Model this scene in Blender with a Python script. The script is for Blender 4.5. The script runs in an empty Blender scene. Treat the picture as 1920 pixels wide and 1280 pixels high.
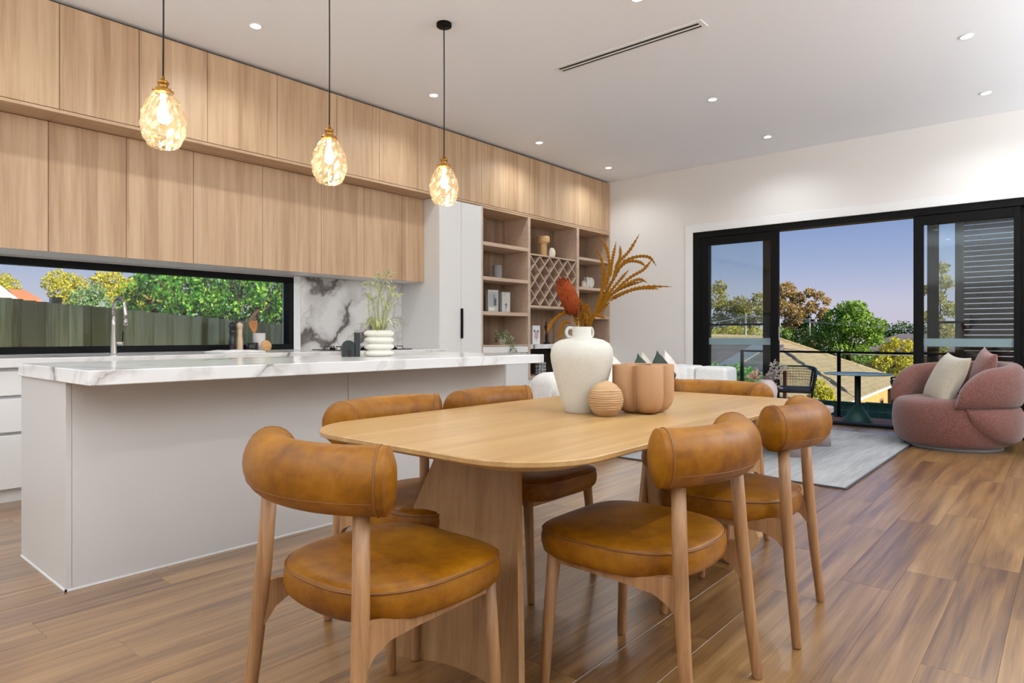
import bpy, bmesh, math, random
from mathutils import Vector, Matrix, noise
R = math.radians
rnd = random.Random(7)
scene = bpy.context.scene
COL = scene.collection

# ------------------------------------------------------------------ camera
cam = bpy.data.cameras.new('camera'); camo = bpy.data.objects.new('camera', cam); COL.objects.link(camo)
cam.sensor_width = 36.0; cam.lens = 1226.9 / 1920 * 36.0; cam.shift_y = -11.7 / 1920
cam.clip_start = 0.05; cam.clip_end = 600
camo.location = (0, 0, 1.0534); camo.rotation_euler = (R(90), 0, R(40.534 - 90))
scene.camera = camo

# ------------------------------------------------------------------ world (clear evening sky, lavender horizon to blue)
W = bpy.data.worlds.new('sky'); scene.world = W; W.use_nodes = True
wn = W.node_tree.nodes; wl = W.node_tree.links; wn.clear()
wo = wn.new('ShaderNodeOutputWorld'); bg = wn.new('ShaderNodeBackground'); tc = wn.new('ShaderNodeTexCoord')
sp = wn.new('ShaderNodeSeparateXYZ'); cr = wn.new('ShaderNodeValToRGB')
wl.new(tc.outputs['Generated'], sp.inputs[0]); wl.new(sp.outputs[2], cr.inputs[0])
e = cr.color_ramp.elements
e[0].position = 0.0; e[0].color = (.60, .56, .66, 1)
e[1].position = 1.0; e[1].color = (.08, .16, .40, 1)
for p_, c_ in ((.045, (.56, .56, .70)), (.10, (.36, .44, .66)), (.18, (.19, .30, .57)), (.45, (.11, .21, .47))):
    k = cr.color_ramp.elements.new(p_); k.color = (*c_, 1)
wl.new(cr.outputs[0], bg.inputs[0]); bg.inputs[1].default_value = 1.0
wl.new(bg.outputs[0], wo.inputs[0])

# ------------------------------------------------------------------ sun (low, from the right of the house) and two unseen area lamps added to fill the room
sl = bpy.data.lights.new('sun', 'SUN'); so = bpy.data.objects.new('sun', sl); COL.objects.link(so)
sl.energy = 10.0; sl.color = (1.0, .86, .62); sl.angle = R(.6)
so.rotation_euler = Vector((.03, 1, -.5)).to_track_quat('-Z', 'Y').to_euler()
def area(name, loc, aim, sx, sy, power, color):
    l = bpy.data.lights.new(name, 'AREA'); o = bpy.data.objects.new(name, l); COL.objects.link(o)
    l.shape = 'RECTANGLE'; l.size = sx; l.size_y = sy; l.energy = power; l.color = color
    o.location = loc; o.rotation_euler = (Vector(aim) - Vector(loc)).to_track_quat('-Z', 'Y').to_euler()
    return o
area('fill_light', (-1.7, 1.6, 2.3), (-1.7, 1.6, 3.3), 2.6, 6.0, 175, (.84, .935, 1))
area('fill_light_far', (4.6, -1.8, 2.3), (4.6, -1.8, 3.3), 7.0, 1.3, 270, (.84, .935, 1))

vs = scene.view_settings
vs.view_transform = 'Standard'; vs.look = 'None'; vs.exposure = 0.0; vs.gamma = 1.0; vs.use_curve_mapping = False
DOWNLIGHT_W = 42; PENDANT_W = 2.0

# ------------------------------------------------------------------ materials
class M:
    def __init__(s, name):
        s.m = bpy.data.materials.new(name); s.m.use_nodes = True
        s.t = s.m.node_tree; s.t.nodes.clear()
        s.out = s.n('ShaderNodeOutputMaterial')
    def n(s, typ, props=None, **inp):
        nd = s.t.nodes.new(typ)
        for k, v in (props or {}).items(): setattr(nd, k, v)
        for k, v in inp.items():
            key = int(k[1:]) if k[0] == '_' and k[1:].isdigit() else k.replace('_', ' ')
            s.set(nd, key, v)
        return nd
    def set(s, nd, key, v):
        sock = nd.inputs[key]
        if isinstance(v, bpy.types.Node): v = v.outputs[0]
        if isinstance(v, bpy.types.NodeSocket): s.t.links.new(v, sock)
        else:
            if isinstance(v, tuple) and len(v) == 3 and sock.type == 'RGBA': v = (*v, 1)
            sock.default_value = v
    def math(s, op, a, b=None):
        nd = s.n('ShaderNodeMath', {'operation': op}, _0=a)
        if b is not None: s.set(nd, 1, b)
        return nd
    def vmul(s, v, sc): return s.n('ShaderNodeVectorMath', {'operation': 'MULTIPLY'}, _0=v, _1=sc)
    def vadd(s, v, sc): return s.n('ShaderNodeVectorMath', {'operation': 'ADD'}, _0=v, _1=sc)
    def ramp(s, f, stops, interp='LINEAR'):
        nd = s.n('ShaderNodeValToRGB', _0=f); el = nd.color_ramp.elements; nd.color_ramp.interpolation = interp
        while len(el) < len(stops): el.new(.5)
        for x, (p, c) in zip(el, stops):
            x.position = p; x.color = (*c, 1) if len(c) == 3 else c
        return nd
    def mix(s, f, a, b, mode='MIX'):
        nd = s.n('ShaderNodeMix', {'data_type': 'RGBA', 'blend_type': mode})
        s.set(nd, 0, f); s.set(nd, 6, a); s.set(nd, 7, b); return nd.outputs[2]
    def noise(s, v, scale, detail=4, rough=.55, dist=0):
        return s.n('ShaderNodeTexNoise', Vector=v, Scale=scale, Detail=float(detail), Roughness=rough, Distortion=float(dist))
    def pos(s): return s.n('ShaderNodeNewGeometry').outputs['Position']
    def obj(s): return s.n('ShaderNodeTexCoord').outputs['Object']
    def orand(s): return s.n('ShaderNodeObjectInfo').outputs['Random']
    def bsdf(s, color, rough=.5, metal=0., bump=None, bstr=.2, bdist=.002, **kw):
        b = s.n('ShaderNodeBsdfPrincipled'); s.set(b, 'Base Color', color); s.set(b, 'Roughness', rough); s.set(b, 'Metallic', metal)
        for k, v in kw.items(): s.set(b, k.replace('_', ' '), v)
        if bump is not None:
            bn = s.n('ShaderNodeBump', Strength=bstr, Distance=bdist); s.set(bn, 'Height', bump); s.set(b, 'Normal', bn)
        s.t.links.new(b.outputs[0], s.out.inputs[0]); return b
    def surf(s, sh): s.t.links.new(sh.outputs[0], s.out.inputs[0])
def srgb(r, g, b):
    f = lambda c: c / 12.92 if c <= .04045 else ((c + .055) / 1.055) ** 2.4
    return (f(r / 255), f(g / 255), f(b / 255))
MT = {}
def plain(name, col, rough=.5, metal=0., **kw):
    m = M(name); m.bsdf(col, rough, metal, **kw); MT[name] = m.m; return m.m
plain('wall_paint', srgb(236, 231, 226), .85)
plain('ceiling_paint', srgb(246, 247, 251), .9)
plain('white_laminate', srgb(233, 231, 228), .42)
plain('island_panel', srgb(205, 200, 195), .38)
plain('white_gloss', srgb(240, 239, 237), .3)
plain('black_metal', srgb(7, 7, 7), .5, Specular_IOR_Level=.18)
plain('black_matte', srgb(26, 25, 25), .6)
plain('black_glass', srgb(10, 10, 11), .06)
plain('brass', srgb(176, 130, 62), .3, 1.)
plain('steel', srgb(190, 184, 178), .24, 1.)
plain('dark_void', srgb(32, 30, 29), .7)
plain('under_board', srgb(60, 44, 32), .8)
plain('white_plastic', srgb(235, 234, 230), .35)
plain('pot_cream', srgb(228, 225, 212), .55)
plain('deep_green', srgb(40, 46, 45), .6)
plain('tan_ceramic', srgb(178, 134, 94), .6)
plain('wood_light', srgb(214, 172, 118), .5)
plain('wood_warm', srgb(186, 120, 62), .5)
plain('mill_black', srgb(34, 30, 29), .22)
plain('mill_beech', srgb(212, 184, 152), .35)
plain('crock', srgb(205, 198, 196), .5)
plain('paper', srgb(238, 236, 232), .8)
plain('grey_ceramic', srgb(140, 138, 140), .6)
plain('cream_ceramic', srgb(226, 218, 200), .55)
plain('blush', srgb(222, 196, 184), .6)
plain('mauve', srgb(176, 160, 158), .5)
plain('bottle', srgb(24, 26, 22), .1)
plain('chrome_ball', srgb(200, 200, 202), .25, .6)
plain('green_cushion', srgb(62, 76, 68), .9)
plain('cream_cushion', srgb(238, 228, 218), .9)
plain('ivory_cushion', srgb(216, 206, 190), .9)
plain('outdoor_green', srgb(38, 82, 74), .45)
plain('outdoor_green_top', srgb(176, 200, 196), .6)
plain('outdoor_black', srgb(30, 38, 36), .5)
plain('charcoal_fabric', srgb(66, 68, 74), .9)
plain('screen_slat', srgb(22, 21, 18), .7, Specular_IOR_Level=.2)
plain('fence_green', srgb(70, 116, 100), .5)
plain('stem_green', srgb(150, 160, 96), .6)
plain('trunk_dark', srgb(70, 56, 44), .9)
plain('trunk_pale', srgb(176, 160, 140), .9)
plain('soil', srgb(120, 110, 84), .95)
plain('lawn', srgb(96, 104, 60), .95)
plain('orange_render', srgb(214, 140, 92), .9)
plain('white_render', srgb(230, 222, 214), .9)
plain('brown_brick', srgb(128, 88, 76), .9)
plain('galvanised', srgb(168, 170, 172), .4, .6)
plain('cord_black', srgb(22, 20, 19), .6)
plain('red_flower', srgb(150, 30, 40), .8)
plain('terracotta', srgb(200, 120, 86), .85)

def wood(name, base, dark, light, axis, strip=None, space='pos', rough=.45, scale=1.0, rndtint=.0, bstr=.08, spec=.5, coat=0., stops=(.36, .60, .88)):
    """grain runs along `axis` (0,1,2); strip = width of veneer strips across (axis index, width)"""
    m = M(name); v = m.pos() if space == 'pos' else m.obj()
    orr = m.orand()
    if space != 'pos':
        v = m.vadd(v, m.n('ShaderNodeCombineXYZ', X=m.math('MULTIPLY', orr, 17.3), Y=m.math('MULTIPLY', orr, 9.1), Z=m.math('MULTIPLY', orr, 5.7)))
    s1 = [26.0 * scale] * 3; s1[axis] = 1.1 * scale
    s2 = [7.0 * scale] * 3; s2[axis] = .55 * scale
    s3 = [150.0 * scale] * 3; s3[axis] = 3.0 * scale
    g1 = m.noise(m.vmul(v, tuple(s1)), 1, 4, .6, .4)
    g2 = m.noise(m.vmul(v, tuple(s2)), 1, 3, .55, 1.2)
    g3 = m.noise(m.vmul(v, tuple(s3)), 1, 2, .6)
    f = m.math('ADD', m.math('MULTIPLY', g1, .55), m.math('ADD', m.math('MULTIPLY', g2, .55), m.math('MULTIPLY', g3, .25)))
    if strip:
        ax, w = strip
        sep = m.n('ShaderNodeSeparateXYZ', _0=v)
        cell = m.math('FLOOR', m.math('DIVIDE', sep.outputs[ax], w))
        wn_ = m.n('ShaderNodeTexWhiteNoise', {'noise_dimensions': '1D'}, W=cell)
        f = m.math('ADD', f, m.math('MULTIPLY', m.math('SUBTRACT', wn_.outputs[0], .5), .20))
    if rndtint:
        f = m.math('ADD', f, m.math('MULTIPLY', m.math('SUBTRACT', orr, .5), rndtint))
    c = m.ramp(f, [(stops[0], light), (stops[1], base), (stops[2], dark)])
    m.bsdf(c, rough, bump=g3, bstr=bstr, bdist=.001, Specular_IOR_Level=spec, Coat_Weight=coat, Coat_Roughness=.25)
    MT[name] = m.m; return m.m
wood('oak_veneer', srgb(204, 171, 136), srgb(178, 142, 108), srgb(218, 188, 154), 2, strip=(0, .105), rough=.42)
wood('oak_veneer_horizontal', srgb(200, 168, 134), srgb(174, 138, 106), srgb(216, 186, 152), 0, rough=.45)
wood('oak_shelf', srgb(202, 176, 153), srgb(188, 160, 138), srgb(212, 188, 167), 0, rough=.5)
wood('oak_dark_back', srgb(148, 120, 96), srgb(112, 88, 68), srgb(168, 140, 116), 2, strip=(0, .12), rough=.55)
wood('oak_chair', srgb(172, 128, 86), srgb(132, 92, 58), srgb(190, 150, 108), 2, space='obj', rough=.45, scale=1.8, rndtint=.06)
wood('oak_table', srgb(186, 149, 96), srgb(164, 124, 76), srgb(196, 162, 112), 0, space='obj', rough=.33, scale=.9, bstr=.03)
wood('oak_table_base', srgb(176, 136, 92), srgb(146, 106, 68), srgb(190, 154, 112), 2, space='obj', rough=.45, scale=1.0)
wood('floor_plank', srgb(144, 105, 60), srgb(94, 62, 32), srgb(172, 134, 88), 0, space='obj', rough=.32, scale=1.0, rndtint=.08, bstr=.05, spec=.8, coat=.8, stops=(.42, .62, .82))
wood('deck_board', srgb(172, 112, 74), srgb(124, 78, 50), srgb(192, 136, 98), 1, space='obj', rough=.6, scale=1.0, rndtint=.2)
wood('paling', srgb(222, 212, 152), srgb(164, 152, 100), srgb(240, 232, 178), 2, space='obj', rough=.9, scale=1.3, rndtint=.6, bstr=.5, spec=.2)
wood('bowl_wood', srgb(206, 160, 104), srgb(170, 124, 76), srgb(220, 180, 130), 0, space='obj', rough=.5, scale=2.0)

def marble(name, veins, vs, warp_amp=.7, faint=.5):
    """white stone, long wandering veins; veins = [(level, width)] on a smooth stretched field"""
    m = M(name); p = m.pos()
    sh = m.n('ShaderNodeVectorRotate', {'rotation_type': 'EULER_XYZ'}, Vector=p, Rotation=(.35, .6, .5))
    v = m.vmul(sh, (vs * .55, vs * 1.5, vs * 1.2))
    wp = m.noise(p, 2.6, 5, .6)
    vv = m.vadd(v, m.n('ShaderNodeVectorMath', {'operation': 'SCALE'}, _0=wp.outputs['Color'], Scale=warp_amp))
    w = m.n('ShaderNodeTexNoise', Vector=vv, Scale=1.0, Detail=1.5, Roughness=.4)
    br = m.noise(p, 1.1, 2)
    a_ = m.math('ABSOLUTE', m.math('SUBTRACT', w, veins[0]))
    a_ = m.math('ADD', a_, m.math('MULTIPLY', m.ramp(br, [(.42, (0, 0, 0)), (.62, (1, 1, 1))]), veins[1] * 1.2))
    k = veins[1]
    c1 = m.ramp(a_, [(0, srgb(104, 98, 95)), (k * .35, srgb(140, 133, 129)), (k * .6, srgb(206, 201, 197)), (k * 1.7, srgb(236, 234, 231))])
    w2 = m.n('ShaderNodeTexNoise', Vector=m.vadd(vv, (3.1, 7.7, 1.3)), Scale=2.1, Detail=2.0)
    a2 = m.math('ABSOLUTE', m.math('SUBTRACT', w2, .5))
    c2 = m.ramp(a2, [(0, srgb(206, 200, 195)), (.012, srgb(234, 231, 228)), (.04, (1, 1, 1))])
    m.bsdf(m.mix(faint, c1, c2, 'MULTIPLY'), .13)
    MT[name] = m.m
marble('marble', (.5, .020), .9, .35, .45); marble('marble_splash', (.5, .075), 1.5, .8, .7)

m = M('leather'); v = m.obj(); orr = m.orand()
v = m.vadd(v, m.n('ShaderNodeCombineXYZ', X=m.math('MULTIPLY', orr, 11.), Y=m.math('MULTIPLY', orr, 7.), Z=orr))
a = m.noise(v, 5.5, 5, .6); b = m.noise(v, 30, 4, .6, .6)
f = m.math('ADD', m.math('MULTIPLY', a, .7), m.math('MULTIPLY', b, .3))
c = m.ramp(f, [(.32, srgb(98, 52, 2)), (.5, srgb(138, 85, 5)), (.68, srgb(163, 108, 20))])
g = m.n('ShaderNodeTexVoronoi', Vector=v, Scale=260.0)
m.bsdf(c, .40, bump=g.outputs[0], bstr=.12, bdist=.0008, Specular_IOR_Level=.28); MT['leather'] = m.m
plain('leather_seam', srgb(126, 78, 26), .5)

def fabric(name, c0, c1, scale=420., rough=.95, sheen=.3):
    m = M(name); v = m.obj()
    a = m.noise(m.vmul(v, (1, 1, .35)), scale, 2, .7); b = m.noise(m.vmul(v, (.35, .35, 1)), scale, 2, .7)
    f = m.math('MULTIPLY', m.math('ADD', a, b), .5)
    cc = m.ramp(f, [(.40, c0), (.60, c1)])
    m.bsdf(cc, rough, bump=f, bstr=.5, bdist=.003, Sheen_Weight=sheen); MT[name] = m.m
fabric('rose_fabric', srgb(74, 40, 34), srgb(136, 88, 78), 300.)
fabric('rose_cushion_fabric', srgb(104, 62, 56), srgb(160, 112, 102), 220.)
fabric('boucle', srgb(222, 219, 216), srgb(242, 240, 237), 150.)
fabric('linen', srgb(164, 152, 132), srgb(192, 182, 162), 300.)
m = M('rug'); v = m.pos()
a = m.noise(m.vmul(v, (3, 90, 1)), 1, 3, .6); b = m.noise(m.vmul(v, (1.2, 9, 1)), 1, 4, .6, .6)
f = m.math('ADD', m.math('MULTIPLY', a, .5), m.math('MULTIPLY', b, .5))
m.bsdf(m.ramp(f, [(.3, srgb(124, 123, 124)), (.7, srgb(172, 171, 170))]), .95, bump=a, bstr=.4, bdist=.004); MT['rug'] = m.m
plain('rug_edge', srgb(74, 74, 78), .9)
m = M('speckled_ceramic'); v = m.obj()
a = m.noise(v, 260, 2, .6); b = m.noise(m.vmul(v, (1, 1, .5)), 9, 3)
m.bsdf(m.mix(m.ramp(b, [(.5, (0, 0, 0)), (.75, (1, 1, 1))]), m.ramp(a, [(.28, srgb(170, 164, 150)), (.4, srgb(206, 202, 190))]), srgb(196, 192, 180)), .62, bump=a, bstr=.15); MT['speckled_ceramic'] = m.m
m = M('ribbed_clay'); v = m.obj()
a = m.noise(m.vmul(v, (6, 6, 60)), 1, 3, .6, .4)
m.bsdf(m.ramp(a, [(.3, srgb(172, 134, 94)), (.7, srgb(202, 166, 124))]), .8, bump=a, bstr=.5, bdist=.003); MT['ribbed_clay'] = m.m

def glassy(name, tint, gloss, rough=.02, power=4.0):
    m = M(name)
    fr = m.n('ShaderNodeFresnel', IOR=1.45)
    tr = m.n('ShaderNodeBsdfTransparent', Color=(*tint, 1)); gl = m.n('ShaderNodeBsdfGlossy', Color=(1, 1, 1, 1), Roughness=rough)
    mx = m.n('ShaderNodeMixShader', _0=m.math('MULTIPLY', fr, gloss), _1=tr, _2=gl); m.surf(mx); MT[name] = m.m
glassy('window_glass', (.96, .98, .97), .6)
glassy('door_glass', (.92, .95, .95), .6)
glassy('rail_glass', (.94, .98, .97), .5)
m = M('frosted_band'); tr = m.n('ShaderNodeBsdfTransparent', Color=(.7, .8, .8, 1)); df = m.n('ShaderNodeBsdfDiffuse', Color=(.55, .68, .70, 1)); tl = m.n('ShaderNodeBsdfTranslucent', Color=(.62, .74, .76, 1))
m.surf(m.n('ShaderNodeMixShader', _0=.85, _1=tr, _2=m.n('ShaderNodeMixShader', _0=.6, _1=df, _2=tl))); MT['frosted_band'] = m.m
m = M('amber_glass')
fr = m.n('ShaderNodeFresnel', IOR=1.5)
tr = m.n('ShaderNodeBsdfTransparent', Color=(1., .90, .74, 1)); gl = m.n('ShaderNodeBsdfGlossy', Color=(1, .95, .86, 1), Roughness=.06); tl = m.n('ShaderNodeBsdfTranslucent', Color=(1, .90, .72, 1))
m.surf(m.n('ShaderNodeMixShader', _0=m.math('ADD', m.math('MULTIPLY', fr, .7), .05), _1=m.n('ShaderNodeMixShader', _0=.07, _1=tr, _2=tl), _2=gl)); MT['amber_glass'] = m.m
def emit(name, col, st):
    m = M(name); m.surf(m.n('ShaderNodeEmission', Color=(*col, 1), Strength=st)); MT[name] = m.m
emit('downlight_lens', (1, .97, .92), 30.0)
emit('bulb_glow', (1, .84, .58), 12.0)

def leafmat(name, c0, c1, c2, tr=.35):
    m = M(name); g = m.n('ShaderNodeNewGeometry')
    col = m.ramp(g.outputs['Random Per Island'], [(0, c0), (.5, c1), (1, c2)])
    d = m.n('ShaderNodeBsdfDiffuse', Color=col); t = m.n('ShaderNodeBsdfTranslucent', Color=col)
    m.surf(m.n('ShaderNodeMixShader', _0=tr, _1=d, _2=t)); MT[name] = m.m
leafmat('leaf_olive', srgb(104, 116, 60), srgb(152, 156, 88), srgb(186, 170, 110), 0.35)
leafmat('leaf_brown', srgb(122, 116, 72), srgb(170, 148, 98), srgb(196, 170, 124), 0.35)
leafmat('leaf_green', srgb(76, 118, 50), srgb(120, 160, 70), srgb(172, 196, 104), 0.35)
leafmat('leaf_dark', srgb(46, 78, 46), srgb(72, 110, 64), srgb(104, 140, 84), 0.35)
leafmat('leaf_yellow', srgb(170, 168, 52), srgb(214, 202, 80), srgb(128, 148, 58), 0.35)
leafmat('leaf_teal', srgb(96, 136, 92), srgb(130, 166, 116), srgb(160, 190, 130))
leafmat('leaf_deep', srgb(30, 78, 36), srgb(74, 146, 54), srgb(156, 208, 84), 0.4)
leafmat('leaf_hedge', srgb(76, 136, 76), srgb(112, 170, 98), srgb(150, 198, 118), 0.35)
leafmat('leaf_trailing', srgb(64, 92, 48), srgb(120, 146, 92), srgb(200, 212, 178), .2)
leafmat('leaf_paw', srgb(146, 150, 100), srgb(184, 186, 136), srgb(212, 208, 164), 0.2)
leafmat('leaf_rust', srgb(96, 62, 16), srgb(140, 96, 28), srgb(118, 56, 20), 0.15)
leafmat('banksia_bristle', srgb(126, 50, 22), srgb(160, 74, 34), srgb(190, 118, 86), 0.1)
leafmat('dried_grey', srgb(150, 142, 138), srgb(180, 172, 166), srgb(128, 118, 112), .1)
leafmat('dried_blush', srgb(210, 180, 160), srgb(228, 202, 184), srgb(196, 160, 140), .1)

def tiles(name, c0, c1, axis_scale, rough=.85):
    m = M(name); v = m.pos()
    w = m.n('ShaderNodeTexWave', {'wave_type': 'BANDS', 'bands_direction': 'Z', 'wave_profile': 'SAW'}, Vector=v, Scale=axis_scale, Distortion=.6, Detail=2.0)
    n_ = m.noise(v, 2.2, 4, .65)
    col = m.mix(.35, m.ramp(n_, [(.3, c0), (.7, c1)]), m.ramp(w.outputs[1], [(0, c0), (1, c1)]))
    m.bsdf(col, rough, bump=w.outputs[1], bstr=.3, bdist=.02); MT[name] = m.m
tiles('roof_tan', srgb(112, 102, 84), srgb(146, 134, 112), 2.6)
tiles('roof_slate', srgb(66, 66, 74), srgb(112, 110, 116), 3.0)
tiles('roof_grey', srgb(80, 78, 84), srgb(122, 118, 122), 2.2)
m = M('orange_brick'); br = m.n('ShaderNodeTexBrick', Vector=m.vmul(m.n('ShaderNodeCombineXYZ', X=m.n('ShaderNodeSeparateXYZ', _0=m.pos()).outputs[0], Y=m.n('ShaderNodeSeparateXYZ', _0=m.pos()).outputs[2]), (1, 1, 1)), Color1=(*srgb(216, 152, 92), 1), Color2=(*srgb(200, 134, 80), 1), Mortar=(*srgb(186, 150, 120), 1), Scale=2.0)
m.bsdf(br.outputs[0], .9); MT['orange_brick'] = m.m

# ------------------------------------------------------------------ mesh helpers
class MB:
    """collects verts and faces, then builds ONE mesh object"""
    def __init__(s): s.v = []; s.f = []; s.smooth = []
    def add(s, vs_, fs_, sm=False):
        o = len(s.v); s.v += [tuple(p) for p in vs_]; s.f += [tuple(i + o for i in f) for f in fs_]; s.smooth += [sm] * len(fs_); return s
    def box(s, x0, x1, y0, y1, z0, z1):
        v = [(x, y, z) for z in (z0, z1) for y in (y0, y1) for x in (x0, x1)]
        return s.add(v, [(0, 2, 3, 1), (4, 5, 7, 6), (0, 1, 5, 4), (1, 3, 7, 5), (3, 2, 6, 7), (2, 0, 4, 6)])
    def bbox(s, x0, x1, y0, y1, z0, z1, b=.003, seg=1):
        bm = bmesh.new(); vs_ = [bm.verts.new(p) for p in [(x, y, z) for z in (z0, z1) for y in (y0, y1) for x in (x0, x1)]]
        for f in [(0, 2, 3, 1), (4, 5, 7, 6), (0, 1, 5, 4), (1, 3, 7, 5), (3, 2, 6, 7), (2, 0, 4, 6)]: bm.faces.new([vs_[i] for i in f])
        bmesh.ops.bevel(bm, geom=list(bm.edges), offset=b, segments=seg, affect='EDGES', profile=.5)
        bm.verts.index_update()
        s.add([v.co[:] for v in bm.verts], [[v.index for v in f.verts] for f in bm.faces], seg > 1); bm.free(); return s
    def tube(s, pts, rads, n=12, caps=True, sm=True, up=None):
        pts = [Vector(p) for p in pts]
        if not isinstance(rads, (list, tuple)): rads = [rads] * len(pts)
        vs_ = []; prev = None
        for i, p in enumerate(pts):
            d = (pts[min(i + 1, len(pts) - 1)] - pts[max(i - 1, 0)]).normalized()
            if prev is None:
                ref = Vector((0, 0, 1)) if abs(d.z) < .9 else Vector((1, 0, 0))
                a = d.cross(ref).normalized()
            else: a = (prev - d * prev.dot(d)).normalized()
            b = d.cross(a); prev = a
            r = rads[i]; ra, rb = r if isinstance(r, tuple) else (r, r)
            for k in range(n):
                t = 2 * math.pi * k / n; vs_.append(p + a * math.cos(t) * ra + b * math.sin(t) * rb)
        fs_ = [(i * n + k, i * n + (k + 1) % n, (i + 1) * n + (k + 1) % n, (i + 1) * n + k) for i in range(len(pts) - 1) for k in range(n)]
        s.add(vs_, fs_, sm)
        if caps:
            o = len(s.v) - len(vs_); s.f += [tuple(o + k for k in reversed(range(n))), tuple(o + (len(pts) - 1) * n + k for k in range(n))]; s.smooth += [False, False]
        return s
    def lathe(s, prof, c=(0, 0, 0), n=24, sm=True, mod=None, close=False):
        vs_ = []
        for j, (r, z) in enumerate(prof):
            for k in range(n):
                t = 2 * math.pi * k / n; rr = r * (mod(t, j) if mod else 1); vs_.append((c[0] + rr * math.cos(t), c[1] + rr * math.sin(t), c[2] + z))
        fs_ = [(i * n + k, i * n + (k + 1) % n, (i + 1) * n + (k + 1) % n, (i + 1) * n + k) for i in range(len(prof) - 1) for k in range(n)]
        s.add(vs_, fs_, sm)
        o = len(s.v) - len(vs_)
        if prof[0][0] > 1e-4 and not close: s.f.append(tuple(o + k for k in reversed(range(n)))); s.smooth.append(False)
        if prof[-1][0] > 1e-4 and not close: s.f.append(tuple(o + (len(prof) - 1) * n + k for k in range(n))); s.smooth.append(False)
        return s
    def prism(s, poly, h, M4=None, sm=False):
        """poly in xy extruded to z=h, then transformed"""
        n = len(poly); vs_ = [Vector((x, y, 0)) for x, y in poly] + [Vector((x, y, h)) for x, y in poly]
        if M4: vs_ = [M4 @ v for v in vs_]
        return s.add(vs_, [tuple(reversed(range(n))), tuple(range(n, 2 * n))] + [(i, (i + 1) % n, n + (i + 1) % n, n + i) for i in range(n)], sm)
    def rings(s, rings, cap0=True, cap1=True, sm=True, closed=True):
        n = len(rings[0]); vs_ = [p for r in rings for p in r]
        K = n if closed else n - 1
        fs_ = [(i * n + k, i * n + (k + 1) % n, (i + 1) * n + (k + 1) % n, (i + 1) * n + k) for i in range(len(rings) - 1) for k in range(K)]
        s.add(vs_, fs_, sm); o = len(s.v) - len(vs_)
        if cap0: s.f.append(tuple(o + k for k in reversed(range(n)))); s.smooth.append(sm)
        if cap1: s.f.append(tuple(o + (len(rings) - 1) * n + k for k in range(n))); s.smooth.append(sm)
        return s
    def xf(s, M4): s.v = [tuple(M4 @ Vector(p)) for p in s.v]; return s
    def mesh(s, name):
        me = bpy.data.meshes.new(name); me.from_pydata(s.v, [], s.f)
        me.polygons.foreach_set('use_smooth', s.smooth); me.update(); return me
    def build(s, name, mat, parent=None, loc=None, rz=0, fix=True):
        me = s.mesh(name)
        if fix and len(s.f) < 40000:
            bm = bmesh.new(); bm.from_mesh(me); bmesh.ops.recalc_face_normals(bm, faces=bm.faces); bm.to_mesh(me); bm.free()
        me.materials.append(MT[mat]); o = bpy.data.objects.new(name, me); COL.objects.link(o)
        if parent: o.parent = parent
        if loc: o.location = loc
        if rz: o.rotation_euler = (0, 0, rz)
        return o
def tag(o, label=None, cat=None, group=None, kind=None):
    if label: o['label'] = label
    if cat: o['category'] = cat
    if group: o['group'] = group
    if kind: o['kind'] = kind
    return o
def thing(name, label, cat, loc=(0, 0, 0), rz=0, group=None):
    o = bpy.data.objects.new(name, None); COL.objects.link(o); o.empty_display_size = .1
    o.location = loc; o.rotation_euler = (0, 0, rz); return tag(o, label, cat, group)
def struct(o): o['kind'] = 'structure'; return o
def copy_tree(o, parent=None):
    c = o.copy(); COL.objects.link(c); c.parent = parent
    for ch in [x for x in bpy.data.objects if x.parent == o]: copy_tree(ch, c)
    return c
def B(x0, x1, y0, y1, z0, z1, b=.002): return MB().bbox(x0, x1, y0, y1, z0, z1, b)
def spline(pts, n):
    """Catmull-Rom through pts, n samples per span"""
    P_ = [Vector(p) for p in pts]; P_ = [P_[0] * 2 - P_[1]] + P_ + [P_[-1] * 2 - P_[-2]]; out = []
    for i in range(1, len(P_) - 2):
        for k in range(n):
            t = k / n; a, b, c, d = P_[i - 1:i + 3]
            out.append(.5 * ((2 * b) + (c - a) * t + (2 * a - 5 * b + 4 * c - d) * t * t + (3 * b - a - 3 * c + d) * t ** 3))
    out.append(P_[-2]); return out
ORD = ['first', 'second', 'third', 'fourth', 'fifth', 'sixth', 'seventh', 'eighth', 'ninth', 'tenth', 'eleventh', 'twelfth', 'thirteenth', 'fourteenth', 'fifteenth']
# ================================================================== THE SETTING
XE, YK, ZC = 8.32, 5.84, 3.3213
ca_, sa_ = math.cos(R(40.534)), math.sin(R(40.534))
floor = struct(B(-3.3, 8.5, -2.7, 6.0, -.16, -.014, .001).build('floor', 'under_board'))
# planks 1.22 x 0.195 laid along the room, each one a board with its own edges
def chamfer_board(x0, x1, y0, y1, z0, z1, b=.0010):
    v = [(x0, y0, z0), (x1, y0, z0), (x1, y1, z0), (x0, y1, z0), (x0, y0, z1 - b), (x1, y0, z1 - b), (x1, y1, z1 - b), (x0, y1, z1 - b),
         (x0 + b, y0 + b, z1), (x1 - b, y0 + b, z1), (x1 - b, y1 - b, z1), (x0 + b, y1 - b, z1)]
    f = [(0, 3, 2, 1)] + [(i, (i + 1) % 4, 4 + (i + 1) % 4, 4 + i) for i in range(4)] + [(4 + i, 4 + (i + 1) % 4, 8 + (i + 1) % 4, 8 + i) for i in range(4)] + [(8, 9, 10, 11)]
    return v, f
def in_view(x, y, z=0):
    d = x * ca_ + y * sa_; r = x * sa_ - y * ca_
    return d > .3 and abs(1226.9 * r / d) < 985 and 1226.9 * (1.0534 - z) / d < 690
PL, PW = 1.22, .195
cands = []
row = 0; y = .174 - 15 * PW
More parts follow.
